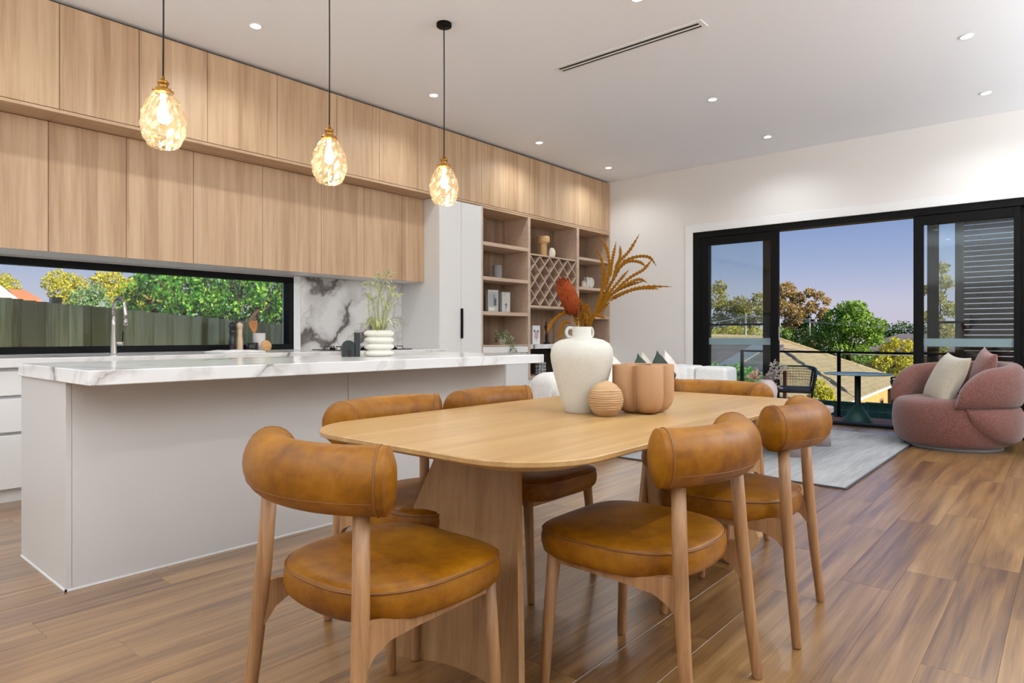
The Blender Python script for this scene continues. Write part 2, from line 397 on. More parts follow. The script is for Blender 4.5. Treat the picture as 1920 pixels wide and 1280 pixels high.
while y < 5.8:
    y0, y1 = max(y, -2.6), min(y + PW, 5.84)
    off = rnd.random() * PL
    if abs(y - (.174 + 2 * PW)) < .01: off = (3.07 + 3.2) % PL
    if abs(y - (.174 + 1 * PW)) < .01: off = (3.373 + 3.2) % PL
    if abs(y - .174) < .01: off = (2.449 + 3.2) % PL
    if abs(y - (.174 + 3 * PW)) < .01: off = (3.988 + 3.2) % PL
    x = -3.2 - PL + off
    while x < 8.32:
        x0, x1 = max(x, -3.2), min(x + PL, 8.4)
        if x1 - x0 > .02 and y1 - y0 > .01:
            vis = any(in_view(a, b) for a in (x0, (x0 + x1) / 2, x1) for b in (y0, y1)) and not (x0 > 1.0 and x1 < 3.5 and y0 > 3.2 and y1 < 3.75) and y0 < 5.1 and not (y0 > 3.2 and x0 > 1.3)
            cands.append((vis, x0, x1, y0, y1))
        x += PL
    y += PW; row += 1
seen = [c for c in cands if c[0]]
seen.sort(key=lambda c: (c[1] + c[2]) / 2 * ca_ + (c[3] + c[4]) / 2 * sa_)
rest = [c for c in cands if not c[0]] + seen[295:]
cache = {}
for _, x0, x1, y0, y1 in seen[:295]:
    key = (round(x1 - x0, 3), round(y1 - y0, 3))
    if key not in cache:
        mb = MB(); mb.add(*chamfer_board(0, key[0] - .0006, 0, key[1] - .0006, -.013, 0)); cache[key] = mb.mesh('plank'); cache[key].materials.append(MT['floor_plank'])
    o = bpy.data.objects.new('plank', cache[key]); COL.objects.link(o); o.parent = floor; o.location = (x0, y0, 0)
mb = MB()
for _, x0, x1, y0, y1 in rest: mb.add(*chamfer_board(x0, x1 - .0006, y0, y1 - .0006, -.013, 0))
tag(mb.build('plank_field', 'floor_plank', floor), kind='stuff')

WX0, WX1, WZ0, WZ1 = -.7, 3.505, .915, 1.622       # kitchen window opening
mb = MB()
mb.box(-3.3, WX0, YK, 6.04, -.15, 3.5).box(WX1, 8.5, YK, 6.04, -.15, 3.5).box(WX0, WX1, YK, 6.04, -.15, WZ0).box(WX0, WX1, YK, 6.04, WZ1, 3.5)
struct(mb.build('wall_kitchen', 'wall_paint'))
DY0, DY1, DZ1 = -1.9, 3.895, 2.437                  # sliding door opening
mb = MB(); mb.box(XE, 8.5, DY1, YK, -.15, 3.5).box(XE, 8.5, DY0, DY1, DZ1, 3.5).box(XE, 8.5, -2.8, DY0, -.15, 3.5)
struct(mb.build('wall_end', 'wall_paint'))
struct(MB().box(-3.3, 8.5, -2.8, -2.6, -.15, 3.5).build('wall_right', 'wall_paint'))
struct(MB().box(-3.4, -3.2, -2.8, 6.04, -.15, 3.5).build('wall_rear', 'wall_paint'))
struct(MB().box(8.5, 14.5, -2.8, -2.6, -2.6, 3.5).build('added_shade_wall', 'white_render'))  # unseen wall added to keep the sun off deck, hedge and fence
struct(MB().box(-3.4, 8.5, -2.8, 6.04, ZC, 3.5).build('ceiling', 'ceiling_paint'))
mb = MB(); mb.bbox(XE - .014, XE, DY1, DY1 + .105, 0, DZ1 + .105, .003).bbox(XE - .014, XE, DY0, DY1, DZ1, DZ1 + .105, .003)
struct(mb.build('trim_1', 'white_gloss'))
struct(B(XE - .016, XE, DY1 + .105, 5.1, 0, .09, .003).build('baseboard_end', 'white_gloss'))
mb = MB(); mb.box(WX1 - .0, WX1 + .075, YK - .012, YK, .91, 1.637); struct(mb.build('trim_2', 'white_gloss'))

# kitchen strip window
w1 = bpy.data.objects.new('window_1', None); COL.objects.link(w1); struct(w1)
FW = .052
B(WX0, WX1, 5.826, 5.93, WZ1 - FW, WZ1).build('frame_head', 'black_metal', w1)
B(WX0, WX1, 5.826, 5.93, WZ0, WZ0 + FW).build('frame_sill', 'black_metal', w1)
B(WX1 - FW, WX1, 5.826, 5.93, WZ0 + FW, WZ1 - FW).build('frame_jamb', 'black_metal', w1)
B(WX0, WX0 + FW, 5.826, 5.93, WZ0 + FW, WZ1 - FW).build('frame_jamb', 'black_metal', w1)
MB().box(WX0 + FW, WX1 - FW, 5.895, 5.901, WZ0 + FW, WZ1 - FW).build('pane', 'window_glass', w1)

# stacking sliding door to the deck
d1 = bpy.data.objects.new('door_1', None); COL.objects.link(d1); struct(d1)
B(8.325, 8.49, DY0, DY1, 2.358, DZ1).build('frame_head', 'black_metal', d1)
B(8.325, 8.49, DY0, DY1, -.01, .03).build('sill', 'black_metal', d1)
B(8.325, 8.49, 3.80, DY1, .03, 2.358).build('frame_jamb', 'black_metal', d1)
B(8.325, 8.49, DY0, DY0 + .09, .03, 2.358).build('frame_jamb', 'black_metal', d1)
def panel(x0, y0, y1, sw=.095, mid=False, band=True, swl=None, swr=None):
    x1 = x0 + .042; swl = swl or sw; swr = swr or sw
    B(x0, x1, y1 - swl, y1, .03, 2.355).build('stile', 'black_metal', d1)
    B(x0, x1, y0, y0 + swr, .03, 2.355).build('stile', 'black_metal', d1)
    B(x0, x1, y0 + swr, y1 - swl, 2.255, 2.355).build('top_rail', 'black_metal', d1)
    B(x0, x1, y0 + swr, y1 - swl, .03, .14).build('bottom_rail', 'black_metal', d1)
    xm = (x0 + x1) / 2
    p = MB().box(xm - .003, xm + .003, y0 + swr, y1 - swl, .14, 2.255).build('pane', 'door_glass', d1)
    if band: tag(MB().box(xm - .0045, xm - .0032, y0 + swr, y1 - swl, .932, 1.018).build('frosted_band', 'frosted_band', p), 'pale frosted safety strip')
    if mid: B(x0 + .005, x1 - .005, y0 + swr, y1 - swl, 1.18, 1.206).build('mid_rail', 'black_metal', d1)
panel(8.335, 2.768, 3.80, swl=.12, swr=.10)
panel(8.385, 2.86, 3.80, swl=.12, swr=.12, mid=True, band=False)
panel(8.335, .39, 1.322, swl=.095, swr=.055)
panel(8.385, .30, 1.20, swl=.105, swr=.1, mid=True, band=False)
panel(8.435, -.72, .44, swl=.055, swr=.06)
panel(8.385, -1.81, -.66, swl=.06, swr=.06)
mb = MB(); mb.tube(spline([(8.335, 2.835, .99), (8.30, 2.835, 1.0), (8.295, 2.835, 1.08), (8.30, 2.835, 1.16), (8.335, 2.835, 1.17)], 5), .008, 8)
mb.build('handle', 'black_metal', d1)
B(8.338, 8.372, 2.764, 2.769, .99, 1.16, .001).build('lock_plate', 'steel', d1)

# ------------------------------------------------------------------ ceiling fittings
def downlight(x, y, label, lit=True):
    t = thing('downlight', label, 'downlight', (x, y, ZC - .001), 0, 'recessed ceiling downlights')
    MB().lathe([(.036, -.002), (.038, -.006), (.046, -.006), (.049, 0), (.036, 0)], n=28, close=True).build('trim_ring', 'white_gloss', t)
    MB().lathe([(.0001, -.0035), (.037, -.0035), (.037, -.0005), (.0001, -.0005)], n=24, close=True).build('lens', 'downlight_lens', t)
    l = bpy.data.lights.new('downlight_lamp', 'SPOT'); o = bpy.data.objects.new('downlight_lamp', l); COL.objects.link(o)
    l.energy = DOWNLIGHT_W; l.color = (.89, .955, 1); l.spot_size = R(150); l.spot_blend = .75; l.shadow_soft_size = .04
    o.parent = t; o.location = (0, 0, -.012)
    return t
for x, y, lb in ((2.423, 4.545, 'round downlight nearest the left edge, above the kitchen aisle'), (4.215, 4.579, 'round downlight beside the farthest pendant cord, near the cabinets'),
                 (6.061, 4.762, 'round downlight in the cabinet row, before the corner one'), (7.577, 4.761, 'small round downlight in the corner where cabinets meet the end wall'),
                 (6.034, 2.623, 'round downlight right of the ceiling vent, middle row'), (7.577, 2.64, 'round downlight in the middle row closest to the end wall'),
                 (6.016, .606, 'largest round downlight at upper right'), (7.536, .611, 'round downlight at far right near the end wall above the armchair'),
                 (3.892, 2.219, 'round downlight cut by the top edge of the picture, above the table')):
    downlight(x, y, lb)
for x, y, lb in ((.6, 4.545, 'over the near end of the kitchen aisle'), (2.05, 2.22, 'over the near half of the dining table'), (.1, 2.22, 'between camera and kitchen'), (3.9, .25, 'over the floor right of the table'), (2.05, .25, 'over the chairs on the right side'), (.1, .25, 'straight above the camera'), (-1.7, 4.545, 'behind the camera by the kitchen wall'), (-1.7, 2.22, 'behind the camera, middle row'), (-1.7, .25, 'behind the camera, right row'), (6.0, -1.45, 'by the right wall, before the last'), (7.55, -1.45, 'in the right corner by the sliding door'), (3.9, -1.6, 'by the right wall, halfway along'), (1.2, -1.6, 'by the right wall, next to the camera')):
    downlight(x, y, 'downlight outside the picture ' + lb)

t = thing('ceiling_vent', 'long white linear air vent with two dark slots in the ceiling', 'vent', (4.508, 2.68, ZC))
B(-.065, .065, -.66, .66, -.010, .0, .003).build('frame', 'white_gloss', t)
for dx in (-.022, .022): MB().box(dx - .012, dx + .012, -.625, .625, -.0115, -.0095).build('slot', 'black_matte', t)
MB().box(-.008, .008, -.62, .62, -.014, -.0102).build('blade', 'white_gloss', t)

# ------------------------------------------------------------------ pendants over the island
def facet(t_, j): return 1 + .035 * math.cos(9 * t_ + (j % 2) * math.pi)
def pendant(x, zoff, label):
    t = thing('pendant_lamp', label, 'pendant lamp', (x, 3.472, 0), 0, 'glass pendants over the island')
    MB().lathe([(.0001, ZC), (.055, ZC), (.055, ZC - .022), (.05, ZC - .026), (.0001, ZC - .026)], n=28).build('canopy', 'black_metal', t)
    z0 = 1.995 + zoff
    MB().tube([(0, 0, ZC - .02), (.002, 0, 2.8), (0, 0, z0 + .345)], .0042, 8).build('cord', 'cord_black', t)
    b = MB().lathe([(.006, z0 + .36), (.011, z0 + .352), (.012, z0 + .338), (.024, z0 + .336), (.027, z0 + .33), (.027, z0 + .322), (.022, z0 + .318), (.022, z0 + .298), (.026, z0 + .294), (.047, z0 + .290), (.049, z0 + .284), (.049, z0 + .278), (.02, z0 + .276)], n=24).build('cap', 'brass', t)
    prof = [(.046, .278), (.056, .262), (.072, .238), (.086, .208), (.097, .176), (.1035, .142), (.1045, .108), (.100, .074), (.090, .044), (.076, .018), (.066, .006), (.052, .001)]
    tag(MB().lathe([(r, z0 + z) for r, z in prof], n=18, sm=False, mod=facet, close=True).build('glass_shade', 'amber_glass', t), 'amber tinted faceted glass shade')
    MB().lathe([(.0001, z0 + .12), (.017, z0 + .128), (.027, z0 + .15), (.028, z0 + .17), (.021, z0 + .2), (.013, z0 + .225), (.013, z0 + .27)], n=16).build('bulb', 'bulb_glow', t)
    l = bpy.data.lights.new('pendant_light', 'POINT'); o = bpy.data.objects.new('pendant_light', l); COL.objects.link(o)
    l.energy = PENDANT_W; l.color = (1, .80, .54); l.shadow_soft_size = .03; o.parent = t; o.location = (0, 0, z0 + .09)
pendant(1.361, 0, 'glass pendant lamp over the near end of the island, largest of three')
pendant(2.330, -.012, 'glass pendant lamp in the middle of the three over the island')
pendant(3.299, .005, 'glass pendant lamp over the far end of the island, with its canopy in view')

# ================================================================== KITCHEN
YU, YL = 5.20, 5.45        # faces of the top row and of the lower row
useams = [.875, 1.375, 1.872, 2.371, 2.970, 3.570, 4.066, 4.561, 4.873, 5.207, 5.545, 5.967, 6.420, 6.944, 7.486, 8.318]
for i in range(len(useams) - 1):
    x0, x1 = useams[i], useams[i + 1]
    t = thing('overhead_cabinet', 'oak veneer cabinet in the top row under the ceiling, %s from the left' % ORD[i], 'cabinet', ((x0 + x1) / 2, 5.5, 2.556), 0, 'top row of oak cabinets')
    h = (x1 - x0) / 2
    B(-h, h, -.278, .335, .0, .74, .001).build('carcass', 'oak_veneer_horizontal', t)
    B(-h + .0018, h - .0018, -.30, -.28, .026, .738, .0012).build('door', 'oak_veneer', t)
    B(-h, h, -.30, -.278, .0, .022, .001).build('bottom_rail', 'oak_veneer_horizontal', t)
struct(MB().box(.875, 8.318, 5.25, 5.8, 3.297, 3.3205).build('shadow_gap_strip', 'black_matte'))  # black strip standing in for the shade in the gap under the ceiling
lseams = [.875, 1.375, 1.872, 2.371, 2.972, 3.569, 4.064, 4.560, 4.872]
for i in range(len(lseams) - 1):
    x0, x1 = lseams[i], lseams[i + 1]
    t = thing('wall_cabinet', 'oak veneer cabinet in the lower row above the bench, %s from the left' % ORD[i], 'cabinet', ((x0 + x1) / 2, 5.64, 1.640), 0, 'lower row of oak cabinets')
    h = (x1 - x0) / 2
    B(-h, h, -.168, .19, .004, .914, .001).build('carcass', 'oak_veneer', t)
    B(-h + .0018, h - .0018, -.19, -.17, .0, .912, .0012).build('door', 'oak_veneer', t)
    tag(MB().box(-h, h, -.168, .19, .0, .004).build('underside', 'white_gloss', t), 'white underside panel')

# tall white pantry
t = thing('pantry_cabinet', 'tall white pantry with two doors and slim black handle', 'cabinet', (5.2, 5.5, 0))
B(-.327, .343, -.275, .335, 0, 2.553, .001).build('carcass', 'white_laminate', t)
B(-.327, -.300, -.30, -.275, 0, 2.553, .001).build('side_panel', 'white_laminate', t)
dL = B(-.298, .0055, -.298, -.277, .1, 2.548, .0015).build('door', 'white_laminate', t)
dR = B(.0085, .330, -.298, -.277, .1, 2.548, .0015).build('door', 'white_laminate', t)
tag(B(-.004, .016, -.325, -.298, 1.019, 1.354, .002).build('handle', 'black_metal', dR), 'slim black pull handle')
B(.331, .343, -.30, -.275, 0, 2.553, .001).build('filler', 'white_laminate', t)

# built-in shelf unit
t = thing('shelf_unit', 'built-in oak shelf unit with three open columns beside the end wall', 'shelf', (6.93, 5.5, 0))
def sb(name, x0, x1, y0, y1, z0, z1, mt='oak_shelf', p=None): return B(x0 - 6.93, x1 - 6.93, y0 - 5.5, y1 - 5.5, z0, z1, .0015).build(name, mt, p or t)
BK = 5.60
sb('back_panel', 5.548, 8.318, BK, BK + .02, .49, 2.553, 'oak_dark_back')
for x0, x1 in ((5.546, 5.566), (6.394, 6.442), (7.459, 7.518), (8.298, 8.318)): sb('upright', x0, x1, YU, BK, .49, 2.553)
for x0, x1 in ((5.566, 6.394), (6.442, 7.459), (7.518, 8.298)): sb('top_board', x0, x1, YU, BK, 2.533, 2.553, 'oak_veneer_horizontal')
for x0, x1, zs in ((5.566, 6.394, ((2.105, 2.149), (1.701, 1.742), (1.291, 1.334), (.921, .937))), (6.442, 7.459, ((2.072, 2.091), (1.403, 1.435), (.498, .529))), (7.518, 8.298, ((2.108, 2.145), (1.693, 1.732), (1.289, 1.330), (.921, .937)))):
    for z0, z1 in zs: sb('shelf', x0, x1, YU + .002, BK, z0, z1)
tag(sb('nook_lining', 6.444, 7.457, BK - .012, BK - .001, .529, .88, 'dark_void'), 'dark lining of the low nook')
tag(sb('marble_ledge', 6.442, 7.459, YU - .004, BK, .88, .937, 'marble'), 'white marble ledge')
# wine rack lattice
t = thing('wine_rack', 'diamond lattice wine rack in the middle of the shelf unit', 'wine rack', (6.9505, 5.4, 1.435))
wW, wH = 1.017, .637; cw, chh = wW / 5, wH / 3
def clip(p, q):
    (x0, z0), (x1, z1) = p, q; t0, t1 = 0., 1.
    dx, dz = x1 - x0, z1 - z0
    for pp, qq in ((-dx, x0 + wW / 2), (dx, wW / 2 - x0), (-dz, z0), (dz, wH - z0)):
        if abs(pp) < 1e-9:
            if qq < 0: return None
        else:
            r_ = qq / pp
            if pp < 0: t0 = max(t0, r_)
            else: t1 = min(t1, r_)
    if t1 - t0 < 1e-4: return None
    return (x0 + t0 * dx, z0 + t0 * dz), (x0 + t1 * dx, z0 + t1 * dz)
for sgn in (1, -1):
    for k in range(-4, 9):
        xa = -wW / 2 + k * cw if sgn > 0 else wW / 2 - k * cw
        c_ = clip((xa, 0), (xa + sgn * 3 * cw, wH))
        if c_ and math.dist(*c_) > .05:
            (x0, z0), (x1, z1) = c_; L = math.dist((x0, z0), (x1, z1)); an = math.atan2(z1 - z0, x1 - x0)
            y0 = -.195 if sgn > 0 else -.194
            o = MB().box(.006, L - .006, y0, .19, -.006, .006).xf(Matrix.Translation((x0, 0, z0)) @ Matrix.Rotation(-an, 4, 'Y')).build('slat', 'oak_shelf', t)
def bottle(x, z):
    o = MB().lathe([(.0001, 0), (.013, 0), (.014, .02), (.013, .03), (.014, .09), (.036, .14), (.037, .30), (.0001, .30)], n=14).xf(Matrix.Rotation(R(-90), 4, 'X')).build('wine_bottle', 'bottle', loc=(x, 5.27, z))
    return o
k = 0
for cx_, cz_, lb in ((0, 2, 'leftmost cell of the upper rows'), (1, 3, 'second cell from the left, upper row'), (1, 1, 'second cell from the left, lower row'), (2, 2, 'middle cell'), (3, 3, 'upper right cell'), (4, 2, 'far right cell')):
    x = 6.9505 - wW / 2 + (cx_ + (.5 if cz_ % 2 == 1 else .98)) * cw if cx_ < 4 else 6.9505 + wW / 2 - .10
    z = 1.435 + cz_ * chh / 2 - .048 if cz_ % 2 == 1 else 1.435 + cz_ * chh / 2 - .048
    tag(bottle(x, z), 'dark wine bottle lying in the rack, ' + lb, 'bottle', 'wine bottles in the lattice rack')
# white base units under the shelves
for x0, x1, top, lb in ((5.546, 6.418, .918, 'white base cabinet under the left shelf column'), (6.420, 7.488, .496, 'low white base cabinet under the dark nook'), (7.490, 8.316, .918, 'white base cabinet under the right shelf column')):
    t = thing('base_cabinet', lb, 'cabinet', ((x0 + x1) / 2, 5.5, 0), 0, 'white base cabinets under the shelves'); h = (x1 - x0) / 2
    B(-h, h, -.275, .3, 0, top, .001).build('carcass', 'white_laminate', t)
    if top > .6:
        B(-h + .002, h - .002, -.298, -.277, top - .078, top - .002, .0015).build('drawer', 'white_laminate', t)
        B(-h + .002, h - .002, -.298, -.277, .1, top - .1, .0015).build('door', 'white_laminate', t)
    else: B(-h + .002, h - .002, -.298, -.277, .1, top - .02, .0015).build('drawer', 'white_laminate', t)

# back bench with drawers
YB = 5.04; BZ = .908
tag(MB().bbox(-.8, 4.870, YB, 5.826, BZ - .058, BZ, .003).build('bench_top', 'marble'), 'white marble kitchen bench along the wall under the window', 'worktop')
for x0, x1, lb in ((.55, 1.45, 'white three-drawer kitchen cabinet at the left edge'), (-.79, .548, 'white kitchen drawer cabinet beyond the left edge'), (1.452, 3.1, 'white kitchen base cabinet hidden behind the island'), (3.102, 4.868, 'white kitchen base cabinet under the cooktop')):
    t = thing('drawer_cabinet', lb, 'cabinet', ((x0 + x1) / 2, 5.4, 0), 0, 'white base cabinets under the bench'); h = (x1 - x0) / 2
    B(-h, h, -.31, .42, .075, BZ - .06, .001).build('carcass', 'white_laminate', t)
    B(-h, h, -.30, .42, 0, .075, .001).build('kickboard', 'white_laminate', t)
    for z0, z1 in ((.09, .425), (.445, .655), (.675, .825)): B(-h + .002, h - .002, -.342, -.322, z0, z1, .002).build('drawer', 'white_laminate', t)
o = MB().box(3.582, 4.871, 5.826, 5.838, BZ, 1.637).build('splashback', 'marble_splash'); tag(o, 'boldly veined marble splashback between window and pantry', 'splashback')
t = thing('power_outlet', 'white double power outlet on the marble splashback', 'outlet', (4.775, 5.826, 1.176))
B(-.06, .06, -.009, 0, -.037, .037, .003).build('plate', 'white_plastic', t)
for dx in (-.03, .03): B(dx - .012, dx + .012, -.0105, -.009, -.02, .012, .0004).build('socket', 'crock', t)

# island
t = thing('kitchen_island', 'pale grey panelled kitchen island', 'island', (2.24, 3.47, 0))
B(-1.366, 1.345, -.305, .335, .004, .862, .001).build('carcass', 'island_panel', t)
B(-1.366, -.008, -.330, -.307, .008, .862, .0012).build('front_panel', 'island_panel', t)
B(-.005, 1.345, -.330, -.307, .008, .862, .0012).build('front_panel', 'island_panel', t)
B(-1.389, -1.367, -.330, .338, .008, .862, .0012).build('end_panel', 'island_panel', t)
B(1.346, 1.368, -.330, .338, .008, .862, .0012).build('end_panel', 'island_panel', t)
MB().box(-1.392, 1.37, -.333, -.3265, 0, .008).box(-1.392, -1.385, -.333, .338, 0, .008).build('base_trim', 'white_gloss', t)
tag(MB().bbox(.835, 3.625, 2.805, 3.79, .862, .92, .003).build('island_top', 'marble'), 'thick white marble island top with grey veins', 'worktop')
# ================================================================== BENCH AND ISLAND ITEMS
t = thing('kitchen_tap', 'brushed steel gooseneck kitchen tap', 'tap', (1.785, 5.45, BZ))
MB().lathe([(.026, 0), (.025, .01), (.022, .05), (.0185, .12), (.0155, .22), (.0145, .30)], n=20).build('body', 'steel', t)
arc = [(0, 0, .28), (0, 0, .32)] + [(0, -.115 + .115 * math.cos(a), .32 + .10 * math.sin(a)) for a in [math.pi * k / 12 for k in range(1, 12)]] + [(0, -.234, .30), (0, -.240, .255)]
MB().tube(arc, .0135, 14).build('spout', 'steel', t)
MB().tube([(0, -.2395, .265), (0, -.243, .215)], .0155, 14).build('spray_head', 'steel', t)
MB().tube([(.015, 0, .085), (.062, -.01, .085)], .0155, 14).build('mixer', 'steel', t)
MB().tube([(.056, -.01, .09), (.060, -.01, .175)], .004, 8).build('lever', 'black_metal', t)

def mill(x, y, mt, label):
    t = thing('pepper_mill', label, 'mill', (x, y, BZ), 0, 'pair of mills by the window')
    MB().lathe([(.029, 0), (.031, .008), (.029, .016), (.031, .026), (.029, .036), (.030, .05), (.0305, .075), (.026, .11), (.0215, .14), (.023, .165), (.027, .18), (.022, .187), (.026, .195)], n=22).build('body', mt, t)
    MB().lathe([(.020, .195), (.026, .20), (.0225, .206), (.028, .216), (.0295, .23), (.026, .245), (.016, .255), (.005, .258), (.004, .264), (.0001, .265)], n=22).build('head', mt, t)
mill(2.78, 5.62, 'mill_black', 'tall black turned pepper mill by the window')
mill(2.852, 5.63, 'mill_beech', 'tall pale beech pepper mill by the window')
tag(MB().lathe([(.0001, 0), (.045, 0), (.050, .004), (.050, .078), (.046, .078), (.046, .006), (.0001, .006)], n=26).build('small_bowl', 'mill_black', loc=(2.955, 5.60, BZ)), 'low dark bowl between pepper mill and round wooden board', 'bowl')
tag(MB().lathe([(.0001, 0), (.046, 0), (.0495, .004), (.0495, .011), (.046, .015), (.0001, .015)], n=28).xf(Matrix.Translation((0, 0, .0505)) @ Matrix.Rotation(R(75), 4, 'X')).build('serving_board', 'bowl_wood', loc=(3.03, 5.50, BZ)), 'small round wooden board leaning upright on the bench', 'board')
tag(MB().lathe([(.0001, 0), (.050, 0), (.054, .004), (.054, .165), (.049, .165), (.049, .008), (.0001, .008)], n=28).build('utensil_crock', 'crock', loc=(3.08, 5.71, BZ)), 'pale grey utensil crock behind the round wooden board', 'crock')
t = thing('wooden_spatula', 'perforated wooden spatula standing in the grey crock', 'spatula', (3.065, 5.71, BZ))
poly = [(-.012, .17), (-.022, .195), (-.040, .235), (-.043, .262), (-.030, .277), (.0, .282), (.028, .277), (.040, .262), (.040, .235), (.024, .195), (.012, .17)]
MY = Matrix.Translation((-.01, 0, 0)) @ Matrix.Rotation(R(-8), 4, 'Y') @ Matrix(((1, 0, 0, 0), (0, 0, 1, -.004), (0, 1, 0, 0), (0, 0, 0, 1)))
MB().prism(poly, .008, MY).build('blade', 'wood_warm', t)
MB().tube([MY @ Vector((0, .18, .004)), MY @ Vector((.02, .012, .004))], .007, 8).build('handle', 'wood_warm', t)
for hx, hy in ((-.018, .255), (.0, .262), (.018, .255), (-.01, .238), (.01, .238), (0, .222)):
    MB().lathe([(.0001, -.0006), (.0035, -.0006), (.0035, .0092), (.0001, .0092)], n=8).xf(MY @ Matrix.Translation((hx, hy, 0))).build('hole', 'black_matte', t)
t = thing('open_book', 'open white cookbook lying on the bench by the pepper mills', 'book', (2.68, 5.36, BZ), R(8))
for s in (-1, 1):
    ys = [(.002, .006), (.03, .02), (.08, .022), (.15, .016), (.20, .010)]
    prof = [(s * a, b) for a, b in ys] + [(s * .20, .001), (s * .002, .001)]
    MB().prism(prof, .26, Matrix(((1, 0, 0, 0), (0, 0, 1, -.13), (0, 1, 0, 0), (0, 0, 0, 1)))).build('page_block', 'paper', t)
MB().box(-.206, .206, -.134, .134, 0, .001).build('cover', 'mill_black', t)
t = thing('cooktop', 'black glass cooktop with burner grates set in the bench', 'cooktop', (4.05, 5.44, BZ))
MB().bbox(-.43, .43, -.25, .25, 0, .008, .002).build('glass_plate', 'black_glass', t)
for bx, by, r_ in ((-.28, -.11, .07), (-.28, .12, .06), (.02, 0, .09), (.30, .12, .06), (.30, -.11, .07)):
    MB().lathe([(r_ * .5, .008), (r_ * .5, .02), (r_ * .3, .026), (.0001, .026)], (bx, by, 0), n=18).build('burner', 'black_matte', t)
    mb = MB()
    for a in range(4):
        an = a * math.pi / 2 + .78; mb.tube([(bx + .03 * math.cos(an), by + .03 * math.sin(an), .034), (bx + r_ * 1.3 * math.cos(an), by + r_ * 1.3 * math.sin(an), .034), (bx + r_ * 1.35 * math.cos(an), by + r_ * 1.35 * math.sin(an), .009)], .005, 6)
    mb.build('grate', 'black_matte', t)

# dark green arch ornament
t = thing('arch_ornament', 'dark green arch shaped ornament on the island', 'ornament', (2.435, 3.40, .92), R(-32))
def archpoly(w, h, n=16, x0=0):
    r = w / 2; return [(x0 - r, 0)] + [(x0 + r * math.cos(math.pi - math.pi * k / n), h - r + r * math.sin(math.pi * k / n)) for k in range(n + 1)] + [(x0 + r, 0)]
UP = Matrix(((1, 0, 0, 0), (0, 0, 1, -.022), (0, 1, 0, 0), (0, 0, 0, 1)))
MB().prism(archpoly(.084, .102, x0=-.012), .044, UP).build('body', 'deep_green', t)
MB().prism([(.022, 0), (.056, 0), (.056, .150), (.022, .150)], .044, UP).build('tower', 'deep_green', t)
MB().prism(archpoly(.044, .068, x0=-.008), .006, Matrix(((1, 0, 0, 0), (0, 0, 1, -.026), (0, 1, 0, 0), (0, 0, 0, 1)))).build('inner_arch', 'deep_green', t)
MB().prism(archpoly(.020, .045, x0=-.008), .004, Matrix(((1, 0, 0, 0), (0, 0, 1, -.029), (0, 1, 0, 0), (0, 0, 0, 1)))).build('niche', 'mill_black', t)

def blade(mb, pts, w, n=6, fold=.3, tip=.1, rolldir=None):
    P_ = spline(pts, n); N = len(P_); rows = []
    for i, p in enumerate(P_):
        d = (P_[min(i + 1, N - 1)] - P_[max(i - 1, 0)]).normalized()
        side = d.cross(rolldir or Vector((.65, .76, .25)))
        if side.length < .1: side = d.cross(Vector((1, 0, 0)))
        side.normalize(); up = side.cross(d)
        f = i / (N - 1); ww = w * max(tip, math.sin(math.pi * (.12 + .86 * f)) ** .7)
        rows.append((p - side * ww + up * ww * fold, p, p + side * ww + up * ww * fold))
    vs_ = [q for r in rows for q in r]; fs_ = []
    for i in range(N - 1):
        for k in range(2): fs_.append((i * 3 + k, i * 3 + k + 1, i * 3 + 4 + k, i * 3 + 3 + k))
    mb.add(vs_, fs_, True)
# ringed pot with kangaroo paw
PX, PY = 2.60, 3.33
tag(MB().lathe([(.0001, 0), (.078, 0)] + [(.070 + .0245 * max(0, math.sin(a)) ** .8, .0412 * k + .0412 * a / math.pi) for k in range(4) for a in [math.pi * j / 8 for j in range(0, 8)]] + [(.072, .165), (.064, .163), (.062, .14), (.0001, .14)], n=36).build('ringed_pot', 'pot_cream', loc=(PX, PY, .92)), 'cream ceramic planter of four stacked rings on the island', 'planter')
t = thing('kangaroo_paw_plant', 'pale green kangaroo paw plant in the cream ringed planter', 'plant', (PX, PY, 1.06))
r2 = random.Random(3)
RV = Vector((sa_, -ca_, 0)); FV = Vector((ca_, sa_, 0))
def uz(u, z, dpt=0.): return RV * u + FV * dpt + Vector((0, 0, z))
mbl = MB()
for i in range(26):
    a = r2.uniform(0, 6.28); L = r2.uniform(.07, .16); h = r2.uniform(.03, .10)
    d = Vector((math.cos(a), math.sin(a), 0)); b0 = d * r2.uniform(.0, .035)
    blade(mbl, [b0, b0 + d * L * .35 + Vector((0, 0, h)), b0 + d * L * .75 + Vector((0, 0, h * 1.05)), b0 + d * L + Vector((0, 0, h * .6))], .006, 4, rolldir=Vector((0, 0, 1)))
tag(mbl.build('strap_leaves', 'leaf_paw', t), kind='stuff')
stems = [[(-.005, 0), (-.03, .12), (-.07, .30), (-.095, .345)], [(.0, 0), (.0, .16), (.005, .30), (.0, .39)], [(.01, 0), (.02, .14), (.0, .26), (-.03, .33)], [(.02, 0), (.045, .12), (.05, .24), (.062, .33)], [(.01, 0), (.05, .10), (.085, .19), (.12, .255)], [(-.02, 0), (-.06, .10), (-.065, .2), (-.06, .26)], [(.015, 0), (.04, .17), (.07, .25), (.085, .30)], [(.0, 0), (-.01, .2), (.03, .33), (.065, .405)]]
mbf = MB()
